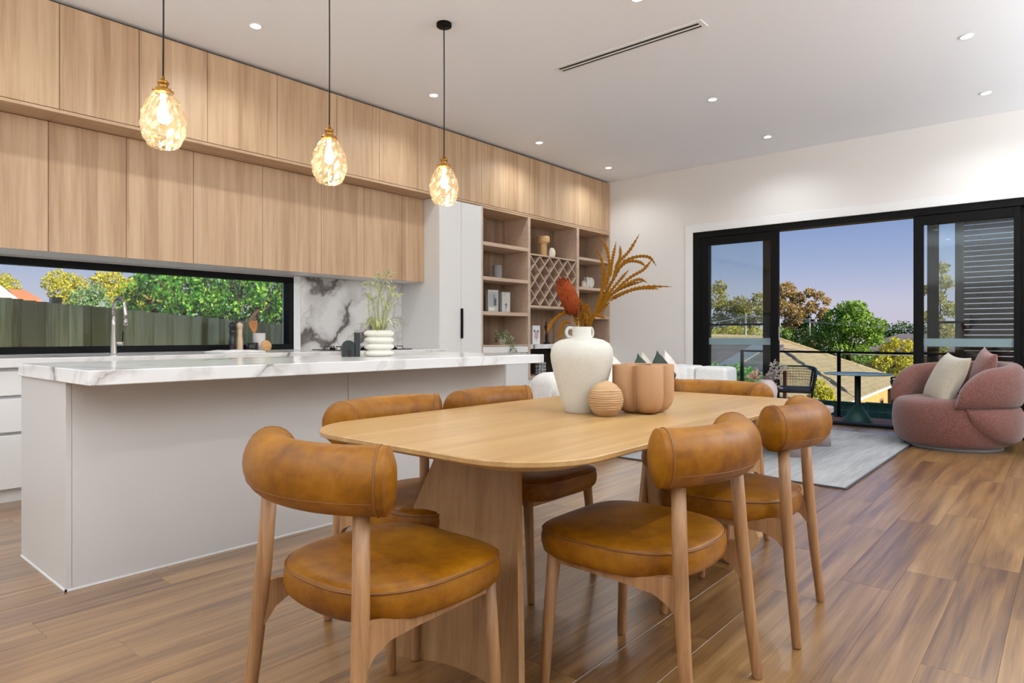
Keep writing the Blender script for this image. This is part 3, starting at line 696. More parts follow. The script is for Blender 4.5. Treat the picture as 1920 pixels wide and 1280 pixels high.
for k, s in enumerate(stems):
    dd = r2.uniform(-.03, .03)
    pts = [uz(u, z, dd * z * 6) for u, z in s]
    MB().tube(spline(pts, 4), [.0032] * 12 + [.002], 6).build('stem', 'stem_green', t)
    tip = pts[-1]
    for q in range(9):
        a = r2.uniform(0, 6.28); base = tip - Vector((0, 0, r2.uniform(0, .05))) + uz(r2.uniform(-.02, .02), 0, r2.uniform(-.015, .015))
        d = Vector((math.cos(a), math.sin(a), r2.uniform(-.1, .9))).normalized() * r2.uniform(.018, .034)
        blade(mbf, [base, base + d * .6, base + d + Vector((0, 0, .004))], .0035, 3)
    for q in range(3):
        f = r2.uniform(.4, .8); i = int(f * 3); base = pts[i].lerp(pts[min(i + 1, 3)], .5)
        d = Vector((r2.uniform(-1, 1), r2.uniform(-1, 1), .8)).normalized() * .05
        blade(mbf, [base, base + d * .6, base + d], .004, 3)
tag(mbf.build('flower_cluster', 'leaf_paw', t), kind='stuff')

# ------------------------------------------------------------------ shelf ornaments
tag(MB().lathe([(.0001, 0), (.045, 0), (.048, .003), (.046, .17), (.050, .185), (.080, .198), (.086, .21), (.086, .27), (.080, .28), (.05, .278), (.0001, .27)], n=28).build('mushroom_vase', 'wood_light', loc=(6.911, 5.36, 2.091)), 'tan mushroom shaped vase on the shelf above the wine rack', 'vase')
mb = MB(); mb.lathe([(.0001, 0), (.04, 0), (.055, .03), (.0625, .07), (.058, .11), (.04, .135), (.022, .142), (.0001, .142)], n=26)
t = thing('oval_vase', 'small white oval vase with swirl relief above the wine rack', 'vase', (7.075, 5.34, 2.091)); mb.v = [(x, y * .55, z) for x, y, z in mb.v]; mb.build('body', 'cream_ceramic', t)
for rr in (.045, .03, .016): MB().tube([(rr * math.cos(a) * .9, -.034 + abs(math.cos(a)) * .006 + abs(math.sin(a)) * .004, .072 + rr * 1.1 * math.sin(a)) for a in [6.2832 * k / 20 for k in range(21)]], .003, 6).build('relief_ring', 'cream_ceramic', t)
tag(MB().lathe([(.0001, 0), (.055, 0), (.059, .004), (.059, .168), (.055, .17), (.052, .165), (.052, .03), (.0001, .03)], n=28).build('cylinder_pot', 'grey_ceramic', loc=(6.0, 5.37, 1.742)), 'plain grey cylinder pot alone on the second left shelf', 'pot')
def book(x, y, z, w, h, th, rz, cover, label, pic):
    t = thing('book', label, 'book', (x, y, z), rz)
    B(-w / 2, w / 2, 0, .003, 0, h, .0008).build('front_cover', cover, t); B(-w / 2, w / 2, th - .003, th, 0, h, .0008).build('back_cover', cover, t)
    B(-w / 2, -w / 2 + .003, 0, th, 0, h, .0008).build('spine', cover, t)
    MB().box(-w / 2 + .003, w / 2 - .004, .003, th - .003, .003, h - .003).build('pages', 'paper', t)
    for (x0, x1, z0, z1, mt) in pic: MB().box(x0 * w - w / 2, x1 * w - w / 2, -.0006, -.0001, z0 * h, z1 * h).build('cover_print', mt, t)
plain('print_blue', srgb(176, 186, 190), .7); plain('print_stone', srgb(206, 204, 196), .7); plain('print_ink', srgb(70, 72, 76), .7); plain('print_rose', srgb(206, 176, 186), .7); plain('print_tan', srgb(200, 176, 150), .7)
book(5.915, 5.36, 1.334, .155, .272, .05, R(-12), 'print_stone', 'taller upright book with a portrait cover on the left shelf', ((.08, .92, .26, .90, 'print_blue'), (.52, .80, .30, .62, 'print_ink'), (.50, .68, .62, .78, 'print_tan'), (.08, .6, .08, .2, 'paper')))
book(6.085, 5.30, 1.334, .130, .252, .045, R(-12), 'print_blue', 'shorter pale blue book with a small figure, in front of the taller book', ((.08, .92, .06, .94, 'print_stone'), (.44, .56, .22, .46, 'print_ink'), (.32, .66, .36, .40, 'print_ink'), (.40, .52, .10, .24, 'print_ink'), (.12, .4, .84, .88, 'print_ink')))
book(6.76, 5.36, .937, .125, .245, .05, R(-14), 'paper', 'white book with a rose coloured blossom cover on the marble ledge', ((.24, .78, .30, .70, 'print_rose'), (.16, .34, .66, .76, 'print_ink'), (.62, .82, .64, .74, 'print_ink'), (.46, .58, .18, .40, 'print_rose')))
t = thing('branch_sculpture', 'black branching sculpture on the marble ledge behind the big vase', 'sculpture', (7.04, 5.40, .937))
MB().bbox(-.04, .04, -.03, .03, 0, .02, .003).build('base', 'black_matte', t)
MB().tube(spline([(0, 0, .02), (-.004, 0, .10), (.004, 0, .16), (-.012, 0, .22), (-.02, 0, .30)], 4), [.022] * 6 + [.016] * 6 + [.010] * 5, 10).build('trunk', 'black_matte', t)
MB().tube(spline([(.0, 0, .15), (.022, 0, .19), (.026, 0, .26)], 4), .011, 8).build('branch', 'black_matte', t)
MB().tube(spline([(-.004, 0, .17), (-.03, 0, .2), (-.04, 0, .25)], 4), .009, 8).build('branch', 'black_matte', t)
t = thing('arch_figurine', 'tiny blush arch figurine on the right shelf', 'ornament', (7.835, 5.33, 1.732), R(-10))
for k, (w_, d_) in enumerate(((.085, 0), (.058, -.004), (.032, -.008))):
    MB().prism(archpoly(w_, w_ * 1.25), .035 + .001 * k, Matrix(((1, 0, 0, 0), (0, 0, 1, d_), (0, 1, 0, 0), (0, 0, 0, 1)))).build('arch', 'blush' if k != 1 else 'cream_ceramic', t)
t = thing('disc_vase', 'white round disc vase with flat side on the right shelf', 'vase', (8.02, 5.37, 1.732), R(-6))
MB().lathe([(.0001, -.03), (.06, -.03), (.075, -.02), (.078, 0), (.075, .02), (.06, .03), (.0001, .03)], n=30).xf(Matrix.Translation((.02, 0, .092)) @ Matrix.Rotation(R(90), 4, 'X')).build('disc', 'white_plastic', t)
B(-.085, -.048, -.032, .032, 0, .168, .004).build('slab', 'white_plastic', t); B(-.02, .06, -.025, .025, 0, .022, .004).build('foot', 'white_plastic', t)
t = thing('bobble_vase', 'silver bobble vase in the dark nook', 'vase', (6.90, 5.40, .529))
MB().lathe([(.0001, 0), (.055, 0), (.055, .17), (.048, .17), (.045, .02), (.0001, .02)], n=20).build('body', 'chrome_ball', t)
for zz in range(4):
    mb = MB()
    for k in range(9):
        a = 6.2832 * k / 9; mb.lathe([(.0001, -.02), (.012, -.017), (.0195, -.006), (.0195, .006), (.012, .017), (.0001, .02)], (.06 * math.cos(a), .06 * math.sin(a), .022 + .042 * zz), n=10)
    mb.build('bobble_ring', 'chrome_ball', t)
t = thing('trailing_plant', 'trailing leafy plant spilling over the left shelf edge', 'plant', (6.05, 5.34, .937))
MB().lathe([(.0001, 0), (.045, 0), (.055, .07), (.052, .075), (.042, .02), (.0001, .02)], n=18).build('pot', 'cream_ceramic', t)
mb = MB(); r3 = random.Random(5)
for i in range(520):
    a = r3.uniform(0, 6.28); rr = .10 * r3.random() ** .5; z = r3.uniform(.05, .21) - rr * .4
    if i % 3 == 0: a = r3.uniform(-2.2, -.9); rr = r3.uniform(.08, .16); z = r3.uniform(-.085, .1)
    p = Vector((rr * math.cos(a) * 1.0, rr * math.sin(a), z))
    if z < .02: p.y = min(p.y, -.145 - r3.random() * .015); p.x = max(-.02, min(.10, p.x + .03))
    d = Vector((r3.uniform(-1, 1), r3.uniform(-1, .3), r3.uniform(-.8, .6))).normalized() * r3.uniform(.012, .022)
    s = d.cross(Vector((r3.uniform(-1, 1), r3.uniform(-1, 1), r3.uniform(-1, 1)))).normalized() * d.length * .4
    mb.add([p, p + d * .5 + s, p + d, p + d * .5 - s], [(0, 1, 2, 3)])
tag(mb.build('foliage', 'leaf_trailing', t), kind='stuff')
# ================================================================== DINING TABLE
TX, TY, TZ = 2.21, 1.43, .75
t = thing('dining_table', 'long oak dining table with rounded corners and slab pedestal bases', 'table', (TX, TY, 0))
def rrect(hx, hy, r, n=8, bulge=0.):
    out = []
    for cx_, cy_, a0 in ((hx - r, hy - r, 0), (-hx + r, hy - r, 90), (-hx + r, -hy + r, 180), (hx - r, -hy + r, 270)):
        for k in range(n + 1):
            a = R(a0 + 90 * k / n); out.append((cx_ + r * math.cos(a), cy_ + r * math.sin(a)))
    return out
def loop(poly, z, ox=0, oy=0): return [(x + ox, y + oy, z) for x, y in poly]
hx, hy = 1.05, .525
mb = MB(); mb.rings([loop(rrect(hx - .075, hy - .075, .17), TZ - .040), loop(rrect(hx - .004, hy - .004, .24), TZ - .0175), loop(rrect(hx, hy, .244), TZ - .014), loop(rrect(hx, hy, .244), TZ - .003), loop(rrect(hx - .003, hy - .003, .241), TZ)], sm=False)
mb.build('table_top', 'oak_table', t)
def ped(sgn):
    """curved panel flaring to the floor, hollow side to the table end, rounded bottom corners"""
    N = 24; rings = []
    for zi in range(9):
        f = zi / 8; hw = .33 - .17 * f; ring = []
        def pt(s, th):
            xe, xa = .895 - .19 * f, .745 - .05 * f
            x = xe + (xa - xe) * (1 - abs(s) ** 2.2) - th; lift = .11 * max(0, (abs(s) - .72) / .28) ** 2
            z = lift + (.712 - lift) * f; return (sgn * x, s * (hw - th * .3), z)
        for k in range(N + 1): ring.append(pt(-1 + 2 * k / N, 0))
        for k in range(N, -1, -1): ring.append(pt(-1 + 2 * k / N, .038))
        rings.append(ring)
    return MB().rings(rings, sm=False)
ped(-1).build('pedestal', 'oak_table_base', t)
ped(1).build('pedestal', 'oak_table_base', t)

# ================================================================== DINING CHAIRS
def seat_outline(sx, sy, n=44):
    out = []
    for k in range(n):
        a = 2 * math.pi * k / n; c, s = math.cos(a), math.sin(a)
        ex = 4.2 if s > 0 else 2.7
        r = (abs(c) ** ex + abs(s) ** ex) ** (-1 / ex); out.append((sx * r * c * (1 - .05 * max(0, -s)), sy * r * s + .045))
    return out
def make_chair(label):
    t = thing('dining_chair', label, 'chair', (0, 0, 0), 0, 'tan leather dining chairs around the table')
    for s in (-1, 1):
        MB().tube([(s * .236, -.238, .0), (s * .235, -.2375, .006), (s * .219, -.214, .24), (s * .206, -.197, .46), (s * .192, -.185, .69)], [.0125, .016, .0185, .0205, .019], 14).build('rear_leg', 'oak_chair', t)
        MB().tube([(s * .222, .236, .0), (s * .2215, .2355, .006), (s * .216, .225, .2), (s * .208, .208, .408)], [.0115, .0145, .0175, .021], 14).build('front_leg', 'oak_chair', t)
        prof = [(.208, .405), (.208, .378), (.10, .376), (-.04, .372), (-.125, .366), (-.168, .346), (-.201, .306), (-.206, .320), (-.206, .418), (-.16, .418), (-.10, .405)]
        M4 = Matrix(((0, 0, 1, s * .2075 - .011), (1, 0, 0, 0), (0, 1, 0, 0), (0, 0, 0, 1)))
        MB().prism(prof, .022, M4).build('side_rail', 'oak_chair', t)
    B(-.20, .20, .196, .218, .368, .405, .002).build('front_rail', 'oak_chair', t)
    rings = []
    for z, k in ((.397, .55), (.392, .86), (.396, .945), (.405, .98), (.425, 1.0), (.445, 1.0), (.462, .985), (.468, .975), (.474, .955), (.480, .86), (.484, .6), (.485, .25)):
        rings.append(loop(seat_outline(.252 * k, .248 * k), z, 0, 0))
    st = MB().rings(rings).build('seat', 'leather', t)
    MB().tube([(x, y, .466) for x, y in seat_outline(.2485, .2445)] + [(seat_outline(.2485, .2445)[0][0], seat_outline(.2485, .2445)[0][1], .466)], .0028, 6, caps=False).build('piping', 'leather_seam', st)
    # roll backrest, bent around the sitter
    RR, zc = .36, .733
    A = R(42); n = 30; path = []
    for k in range(n + 1):
        a = -A + 2 * A * k / n; path.append(Vector((RR * math.sin(a), -.243 + RR * (1 - math.cos(a)), zc)))
    ring_ = []
    def sect(p, tang, sc, off=0.):
        nrm = Vector((-tang.y, tang.x, 0)); out = []
        for k in range(24):
            t_ = 2 * math.pi * k / 24; out.append(p + tang * off + nrm * math.cos(t_) * .066 * sc + Vector((0, 0, 1)) * math.sin(t_) * .078 * sc)
        return out
    def tg(i): return (path[min(i + 1, n)] - path[max(i - 1, 0)]).normalized()
    rg = [sect(path[0], tg(0), k, o) for k, o in ((.25, -.017), (.6, -.014), (.88, -.006), (.97, -.001))]
    rg += [sect(path[i], tg(i), 1) for i in range(n + 1)]
    rg += [sect(path[n], tg(n), k, o) for k, o in ((.97, .001), (.88, .006), (.6, .014), (.25, .017))]
    bk = MB().rings(rg).build('backrest', 'leather', t)
    for i in (1, n - 1):
        lp = sect(path[i], tg(i), 1.004); MB().tube(lp + [lp[0]], .0026, 6, caps=False).build('piping', 'leather_seam', bk)
    MB().tube([sect(path[i], tg(i), 1.0)[14] for i in range(1, n)], .0011, 5).build('seam', 'leather_seam', bk)
    return t
chair0 = make_chair('tan leather dining chair nearest the camera, at the near end of the table')
def place(o, x, y, face): o.location = (x, y, 0); o.rotation_euler = (0, 0, R(face - 90))
place(chair0, 1.068, 1.385, 0)
for x, y, f, lb in ((1.784, .971, 90, 'tan leather dining chair in the right foreground, nearer of the two on that side'), (2.505, .965, 96.5, 'tan leather dining chair on the right side, farther, next to the rug'),
                    (1.632, 1.855, 270, 'tan leather dining chair between table and island, nearer one'), (2.225, 1.850, 270, 'tan leather dining chair between table and island, farther one'),
                    (3.185, 1.43, 180, 'tan leather dining chair at the far end of the table')):
    c = copy_tree(chair0); c['label'] = lb; place(c, x, y, f)

# ================================================================== TABLE DECOR
VX, VY = 2.15, 1.475
t = thing('stoneware_vase', 'large white speckled stoneware vase with small loop handles on the table', 'vase', (VX, VY, TZ))
MB().lathe([(.0001, 0), (.064, 0), (.068, .004), (.082, .05), (.098, .105), (.113, .16), (.122, .20), (.1245, .225), (.121, .25), (.108, .272), (.085, .285), (.055, .2915), (.040, .294), (.0375, .298), (.0375, .335), (.0365, .337), (.031, .337), (.030, .30), (.030, .26)], n=44).build('body', 'speckled_ceramic', t)
for s in (-1, 1):
    pts = [RV * s * .034 + Vector((0, 0, .33)), RV * s * .052 + Vector((0, 0, .332)), RV * s * .0605 + Vector((0, 0, .315)), RV * s * .054 + Vector((0, 0, .298)), RV * s * .036 + Vector((0, 0, .295))]
    if s > 0: pts = [Matrix.Rotation(R(38), 4, 'Z') @ p for p in pts]
    MB().tube(spline(pts, 5), .0065, 8).build('handle', 'speckled_ceramic', t)
t = thing('banksia_stems', 'rust coloured banksia stems with serrated leaves in the white vase', 'dried flowers', (VX, VY, TZ + .3))
K = 1 / 474.
def q(px, py, dp=0.): return uz((px - 1088) * K, (613 - py) * K + .037, dp)
def serr(pts, w, teeth=11):
    mb = MB(); P_ = spline(pts, max(3, int(teeth * 2 / (len(pts) - 1)))); N = len(P_); rows = []
    for i, p in enumerate(P_):
        d = (P_[min(i + 1, N - 1)] - P_[max(i - 1, 0)]).normalized(); side = d.cross(FV + Vector((.15, .1, .3))).normalized(); up = side.cross(d)
        f = i / (N - 1); e_ = min(1, f * 6 + .25) * min(1, (1 - f) * 4 + .08); ww = w * e_ * (1.0 if i % 2 else .52)
        rows += [p - side * ww + up * ww * .35, p, p + side * ww + up * ww * .35]
    fs_ = []
    for i in range(N - 1):
        for k in range(2): fs_.append((i * 3 + k, i * 3 + k + 1, i * 3 + 4 + k, i * 3 + 3 + k))
    return mb.add(rows, fs_, False)
r4 = random.Random(11)
leaves = [[(1112, 590), (1126, 545), (1128, 500), (1115, 461)], [(1132, 545), (1140, 505), (1136, 470), (1121, 439)], [(1142, 520), (1146, 490), (1154, 452)], [(1150, 505), (1160, 482), (1160, 460)], [(1146, 520), (1160, 490), (1178, 470), (1197, 438)],
          [(1150, 515), (1170, 490), (1195, 481), (1216, 483), (1229, 499)], [(1150, 512), (1172, 492), (1195, 492), (1208, 502)], [(1150, 545), (1180, 520), (1205, 505), (1222, 484)], [(1143, 552), (1170, 535), (1195, 524), (1212, 530)],
          [(1140, 565), (1175, 546), (1210, 538), (1260, 537)], [(1145, 560), (1180, 545), (1205, 541), (1232, 543)], [(1120, 585), (1140, 550), (1160, 525), (1176, 506)], [(1114, 580), (1125, 550), (1131, 520), (1128, 495)], [(1128, 570), (1150, 548), (1180, 534), (1206, 527)],
          [(1122, 575), (1136, 545), (1150, 520), (1172, 480)], [(1110, 600), (1118, 575), (1124, 555), (1125, 530)],
          [(1080, 612), (1076, 590), (1082, 570), (1090, 558)], [(1088, 612), (1090, 590), (1088, 572), (1086, 560)], [(1094, 606), (1110, 592), (1128, 578), (1141, 567)], [(1104, 604), (1103, 590), (1100, 580), (1102, 569)], [(1108, 590), (1118, 592), (1131, 597)],
          [(1076, 588), (1055, 588), (1036, 600), (1027, 612), (1022, 625)], [(1068, 606), (1056, 604), (1049, 616), (1047, 630), (1048, 642)], [(1082, 600), (1090, 580), (1103, 570)], [(1100, 612), (1096, 596), (1090, 586)]]
for i, lf in enumerate(leaves):
    dj = r4.uniform(-.035, .035)
    serr([q(x, y_, dj * k / len(lf)) for k, (x, y_) in enumerate(lf)], .0075 if i < 16 else .0095, 14 if i < 16 else 10).build('leaf', 'leaf_rust', t)
for st in ([(1100, 640), (1104, 605), (1122, 575), (1140, 540), (1150, 515)], [(1102, 640), (1108, 600), (1135, 565), (1165, 548), (1195, 540)], [(1086, 640), (1084, 605), (1079, 588)], [(1092, 640), (1091, 600), (1096, 580)]):
    MB().tube(spline([q(x, y_) for x, y_ in st], 4), .0032, 7).build('stem', 'leaf_rust', t)
# banksia head: dense bristles on a cone
a0, a1 = q(1077, 590), q(1049, 524); axv = (a1 - a0); L = axv.length; axn = axv.normalized()
s1 = axn.cross(FV).normalized(); s2 = axn.cross(s1)
mb = MB()
for i in range(2600):
    f = r4.random(); th = r4.uniform(0, 6.283); rad = .044 * (1 - abs(2 * f - 1.0) ** 3.2) ** .5 * (1 - .15 * f)
    o_ = s1 * math.cos(th) + s2 * math.sin(th); p = a0 + axn * L * f + o_ * rad * .8
    d = (o_ + axn * (r4.uniform(.0, .5) + (f - .5) * 1.2)).normalized() * r4.uniform(.010, .017); sd = d.cross(axn + Vector((.01, 0, 0))).normalized() * .0011
    mb.add([p - sd, p + sd, p + d], [(0, 1, 2)])
hd = MB().rings([[a0 + axn * L * f + (s1 * math.cos(k * .5236) + s2 * math.sin(k * .5236)) * .036 * (1 - abs(2 * f - 1) ** 3) ** .5 for k in range(12)] for f in [.005 + .99 * j / 10 for j in range(11)]]).build('flower_head', 'banksia_bristle', t)
tag(mb.build('bristles', 'banksia_bristle', hd, fix=False), kind='stuff')

t = thing('ball_vase', 'small round ribbed clay bud vase in front of the white vase', 'vase', (2.105, 1.335, TZ))
MB().lathe([(.0001, 0), (.034, 0), (.040, .003), (.055, .022), (.0635, .045), (.066, .062), (.0635, .080), (.055, .100), (.040, .117), (.022, .127), (.011, .1295), (.0085, .133), (.0065, .1325), (.006, .12)], n=36, mod=lambda t_, j: 1).build('body', 'ribbed_clay', t)
for k in range(9):
    z = .028 + .0085 * k; r_ = .0662 * math.sqrt(max(.05, 1 - ((z - .062) / .0705) ** 2)); MB().tube([(r_ * math.cos(a), r_ * math.sin(a), z + .0012 * math.sin(3 * a + k)) for a in [6.2832 * j / 36 for j in range(37)]], .0016, 5, caps=False).build('rib', 'ribbed_clay', t)
t = thing('petal_vase', 'tan clover shaped vase made of four rounded lobes on the table', 'vase', (2.30, 1.285, TZ))
def clover(sc, z, s=1.0, n=96):
    out = []
    for k in range(n):
        a = 2 * math.pi * k / n + R(4); ph = (4 * k / n) % 1 - .5
        ang = ph * math.pi / 2; o_, r_ = .0715, .0525
        rad = o_ * math.cos(ang) + math.sqrt(max(0, r_ * r_ - (o_ * math.sin(ang)) ** 2)); out.append((rad, a))
    return [(r_ * sc * math.cos(a), r_ * sc * math.sin(a), z) for r_, a in out]
mb = MB(); mb.rings([clover(.35, .0), clover(.62, .003), clover(.80, .013), clover(.90, .027), clover(.965, .045), clover(1., .07), clover(1., .186), clover(.985, .189), clover(.965, .187), clover(.955, .17), clover(.93, .06), clover(.6, .03), clover(.2, .028)])
mb.build('body', 'tan_ceramic', t)

# ================================================================== LIVING AREA
t = thing('rug', 'pale grey woven rug with dark edging in the living area', 'rug', (6.34, 2.3, 0))
MB().bbox(-1.465, 1.46, -1.125, 1.2, .0005, .010, .003).build('pile', 'rug', t)
for x0, x1, y0, y1 in ((-1.475, 1.47, -1.135, -1.122), (-1.475, -1.462, -1.122, 1.2)): B(x0, x1, y0, y1, .0005, .013, .003).build('edging', 'rug_edge', t)
# coffee table: rounded slab on oval column legs
t = thing('coffee_table', 'mauve grey coffee table with rounded slab top and column legs', 'table', (6.12, 2.06, .010))
CT = .375
MB().rings([loop(rrect(.60, .36, .13), CT - .055), loop(rrect(.61, .37, .14), CT - .05), loop(rrect(.61, .37, .14), CT - .004), loop(rrect(.605, .365, .135), CT)], sm=False).build('top', 'mauve', t)
for lx, ly in ((.50, -.24), (-.22, -.24), (.50, .26), (-.40, .26)):
    MB().rings([[(lx + .085 * math.cos(a), ly + .10 * math.sin(a), z) for a in [6.2832 * k / 24 for k in range(24)]] for z in (0, CT - .055)], sm=True).build('leg', 'mauve', t)
VVX, VVY, VVZ = 6.10, 2.14, .385
tag(MB().lathe([(.0001, 0), (.05, 0), (.07, .03), (.095, .10), (.102, .16), (.092, .21), (.06, .25), (.045, .262), (.040, .26), (.04, .2), (.0001, .19)], n=30).build('grey_vase', 'mauve', loc=(VVX, VVY, VVZ)), 'mauve grey round vase on the coffee table', 'vase')
t = thing('dried_flowers', 'silvery dried foliage with a blush protea in the mauve vase', 'dried flowers', (VVX, VVY, VVZ + .2))
KK = 5.99 / 1226.9
def q2(px, py, dp=0.): return uz((px - 1436) * KK, (705 - py) * KK + .055, dp)
mb = MB()
for bx, by in ((1462, 674), (1452, 670), (1470, 680), (1458, 690), (1448, 695), (1468, 700), (1455, 712), (1440, 690), (1462, 720), (1435, 700), (1416, 684), (1474, 676)):
    base = q2(1438, 706, r4.uniform(-.02, .02)); tip = q2(bx, by, r4.uniform(-.08, .06))
    MB().tube([base, base.lerp(tip, .5) + Vector((0, 0, .015)), tip], .003, 6).build('stem', 'dried_grey', t)
    for k in range(34):
        p = base.lerp(tip, .35 + .65 * k / 34); d = Vector((r4.uniform(-1, 1), r4.uniform(-1, 1), r4.uniform(-.4, 1))).normalized() * r4.uniform(.02, .042); sd = d.cross(Vector((r4.uniform(-1, 1), 1, .3))).normalized() * d.length * .22
        mb.add([p, p + d * .5 + sd, p + d, p + d * .5 - sd], [(0, 1, 2, 3)])
tag(mb.build('foliage', 'dried_grey', t), kind='stuff')
mb = MB(); c0 = q2(1412, 694, -.03)
for i in range(150):
    th = r4.uniform(0, 6.28); f = r4.random(); d0 = uz(math.cos(th) * .055 * f - .03, .05 + math.sin(th) * .05 * f, math.sin(th * 2) * .04 * f - .02); d = d0.normalized() * r4.uniform(.07, .1); sd = d.cross(Vector((r4.uniform(-1, 1), r4.uniform(-1, 1), r4.uniform(-1, 1)))).normalized() * .009
    p = c0 - uz(-.01, .05); mb.add([p, p + d * .6 + sd, p + d, p + d * .6 - sd], [(0, 1, 2, 3)])
tag(mb.build('protea', 'dried_blush', t), kind='stuff')

def superbox(hx, hy, z0, z1, r, n=5):
    """soft upholstered block, rounded edges"""
    rings = []; m_ = 8
    def rl(c_): u, v = hx - r + r * c_, hy - r + r * c_; return rrect(u, v, min(max(.02, r * .9), .95 * min(u, v)))
    for k in range(m_ + 1):
        a = -math.pi / 2 + (math.pi / 2) * k / m_; rings.append(loop(rl(math.cos(a)), z0 + r + r * math.sin(a)))
    for k in range(m_ + 1):
        a = (math.pi / 2) * k / m_; rings.append(loop(rl(math.cos(a)), z1 - r + r * math.sin(a)))
    return MB().rings(rings)
t = thing('sofa', 'white boucle corner sofa behind the dining table', 'sofa', (6.2, 3.3, .0))
def sbx(name, x0, x1, y0, y1, z0, z1, r): return superbox((x1 - x0) / 2, (y1 - y0) / 2, z0, z1, r).xf(Matrix.Translation(((x0 + x1) / 2 - 6.2, (y0 + y1) / 2 - 3.3, 0))).build(name, 'boucle', t)
sbx('seat_base', 4.75, 7.62, 3.0, 3.78, .05, .24, .06); sbx('seat_cushion', 5.0, 6.2, 2.98, 3.55, .25, .43, .07); sbx('seat_cushion', 6.21, 7.36, 2.98, 3.55, .25, .43, .07)
sbx('back', 4.72, 5.75, 3.52, 3.86, .06, .705, .11); sbx('back', 5.76, 6.8, 3.52, 3.86, .06, .700, .11); sbx('back', 6.81, 7.70, 3.52, 3.86, .06, .695, .11)
sbx('arm', 4.70, 4.98, 2.98, 3.60, .06, .62, .11)
sbx('back', 7.37, 7.72, 3.44, 3.86, .06, .685, .05); sbx('back', 7.37, 7.72, 3.04, 3.435, .06, .680, .05)
def pillow(w, h, th, n=14, puff=.35):
    top = []; bot = []
    for j in range(n + 1):
        for i in range(n + 1):
            u, v = -1 + 2 * i / n, -1 + 2 * j / n
            e_ = (max(0, 1 - abs(u) ** 2.6) * max(0, 1 - abs(v) ** 2.6)) ** .55
            pin = 1 - .10 * (1 - u * u) * abs(v) ** 3 ; pinx = 1 - .10 * (1 - v * v) * abs(u) ** 3
            p = (u * w / 2 * pinx, v * h / 2 * pin); top.append((p[0], -th / 2 * e_ - .004, p[1])); bot.append((p[0], th / 2 * e_ + .004, p[1]))
    mb = MB(); N = (n + 1) ** 2; fs_ = []
    for j in range(n):
        for i in range(n):
            a = j * (n + 1) + i; fs_.append((a, a + 1, a + n + 2, a + n + 1)); fs_.append((N + a, N + a + n + 1, N + a + n + 2, N + a + 1))
    edge = [i for i in range(n)] + [n + j * (n + 1) for j in range(n)] + [n + n * (n + 1) - i for i in range(n)] + [(n - j) * (n + 1) for j in range(n)]
    for k in range(len(edge)): a, b = edge[k], edge[(k + 1) % len(edge)]; fs_.append((a, N + a, N + b, b))
    return mb.add(top + bot, fs_, True)
for x, y, z, sz, rx, ry, rz, mt, lb in ((5.60, 3.40, .60, .40, -14, 40, 4, 'cream_cushion', 'cream cushion leaning farthest left on the sofa'), (6.08, 3.40, .60, .38, -12, 42, -6, 'green_cushion', 'dark green cushion left of the other dark green one on the sofa'), (6.30, 3.46, .60, .40, -14, 44, 4, 'ivory_cushion', 'cream cushion peeking out between the two dark green ones'), (6.42, 3.36, .61, .40, -12, 44, -6, 'green_cushion', 'dark green cushion right of the other dark green one on the sofa'), (6.70, 3.40, .61, .40, -12, 42, 3, 'cream_cushion', 'cream cushion farthest right on the sofa')):
    o = pillow(sz, sz, .14).build('throw_cushion', mt, loc=(x, y, z)); o.rotation_euler = (Matrix.Rotation(R(rz), 4, 'Z') @ Matrix.Rotation(R(rx), 4, 'X') @ Matrix.Rotation(R(ry), 4, 'Y')).to_euler(); tag(o, lb, 'cushion', 'cushions on the boucle sofa')

# swivel tub armchair
AX, AY, AF = 7.48, .855, 138
t = thing('tub_armchair', 'dusty rose swivel tub armchair by the sliding door', 'armchair', (AX, AY, 0), R(AF))
MB().lathe([(.0001, .0), (.385, .0), (.39, .01), (.385, .036), (.0001, .036)], n=40).build('swivel_base', 'grey_ceramic', t)
def drum(prof, sx=1., ox=0.): return MB().lathe(prof, n=48).xf(Matrix.Translation((ox, 0, 0)) @ Matrix.Scale(sx, 4, Vector((1, 0, 0))))
drum([(.0001, .036), (.40, .036), (.44, .05), (.465, .09), (.488, .18), (.494, .27), (.487, .36), (.466, .42), (.43, .45), (.33, .468), (.0001, .475)], 1.0, .02).build('seat', 'rose_fabric', t)
def shell(a0, a1, zb, zt, rin, rout, n=56, m_=20, ex=2.4):
    rg = []
    for i in range(n + 1):
        f = i / n; a = R(a0 + (a1 - a0) * f); b_, t_ = zb(f), zt(f); ri, ro = rin(f), rout(f); ring = []
        for k in range(m_):
            th = 2 * math.pi * k / m_; c, s = math.cos(th), math.sin(th); rr = (abs(c) ** ex + abs(s) ** ex) ** (-1 / ex)
            r_ = (ri + ro) / 2 + (ro - ri) / 2 * rr * c; z = (b_ + t_) / 2 + (t_ - b_) / 2 * rr * s; ring.append((r_ * math.cos(a), r_ * math.sin(a), z))
        rg.append(ring)
    return MB().rings(rg)
def endf(f, w=.16):
    g = min(f, 1 - f) / w; return 1 if g >= 1 else math.sqrt(max(0, 1 - (1 - g) ** 2))
shell(50, 310, lambda f: .395, lambda f: .42 + (.385 - .09 * abs(2 * f - 1) ** 2) * endf(f, .15), lambda f: .36 + .05 * (1 - endf(f, .1)), lambda f: .552 - .02 * (1 - endf(f, .1)), ex=2.6).build('upper_wrap', 'rose_fabric', t)
shell(58, 302, lambda f: .405 - .325 * endf(f, .22), lambda f: .415, lambda f: .38, lambda f: .545 - .045 * (1 - endf(f, .15)), ex=2.3).build('lower_wrap', 'rose_fabric', t)
Fx, Fy = math.cos(R(AF)), math.sin(R(AF))
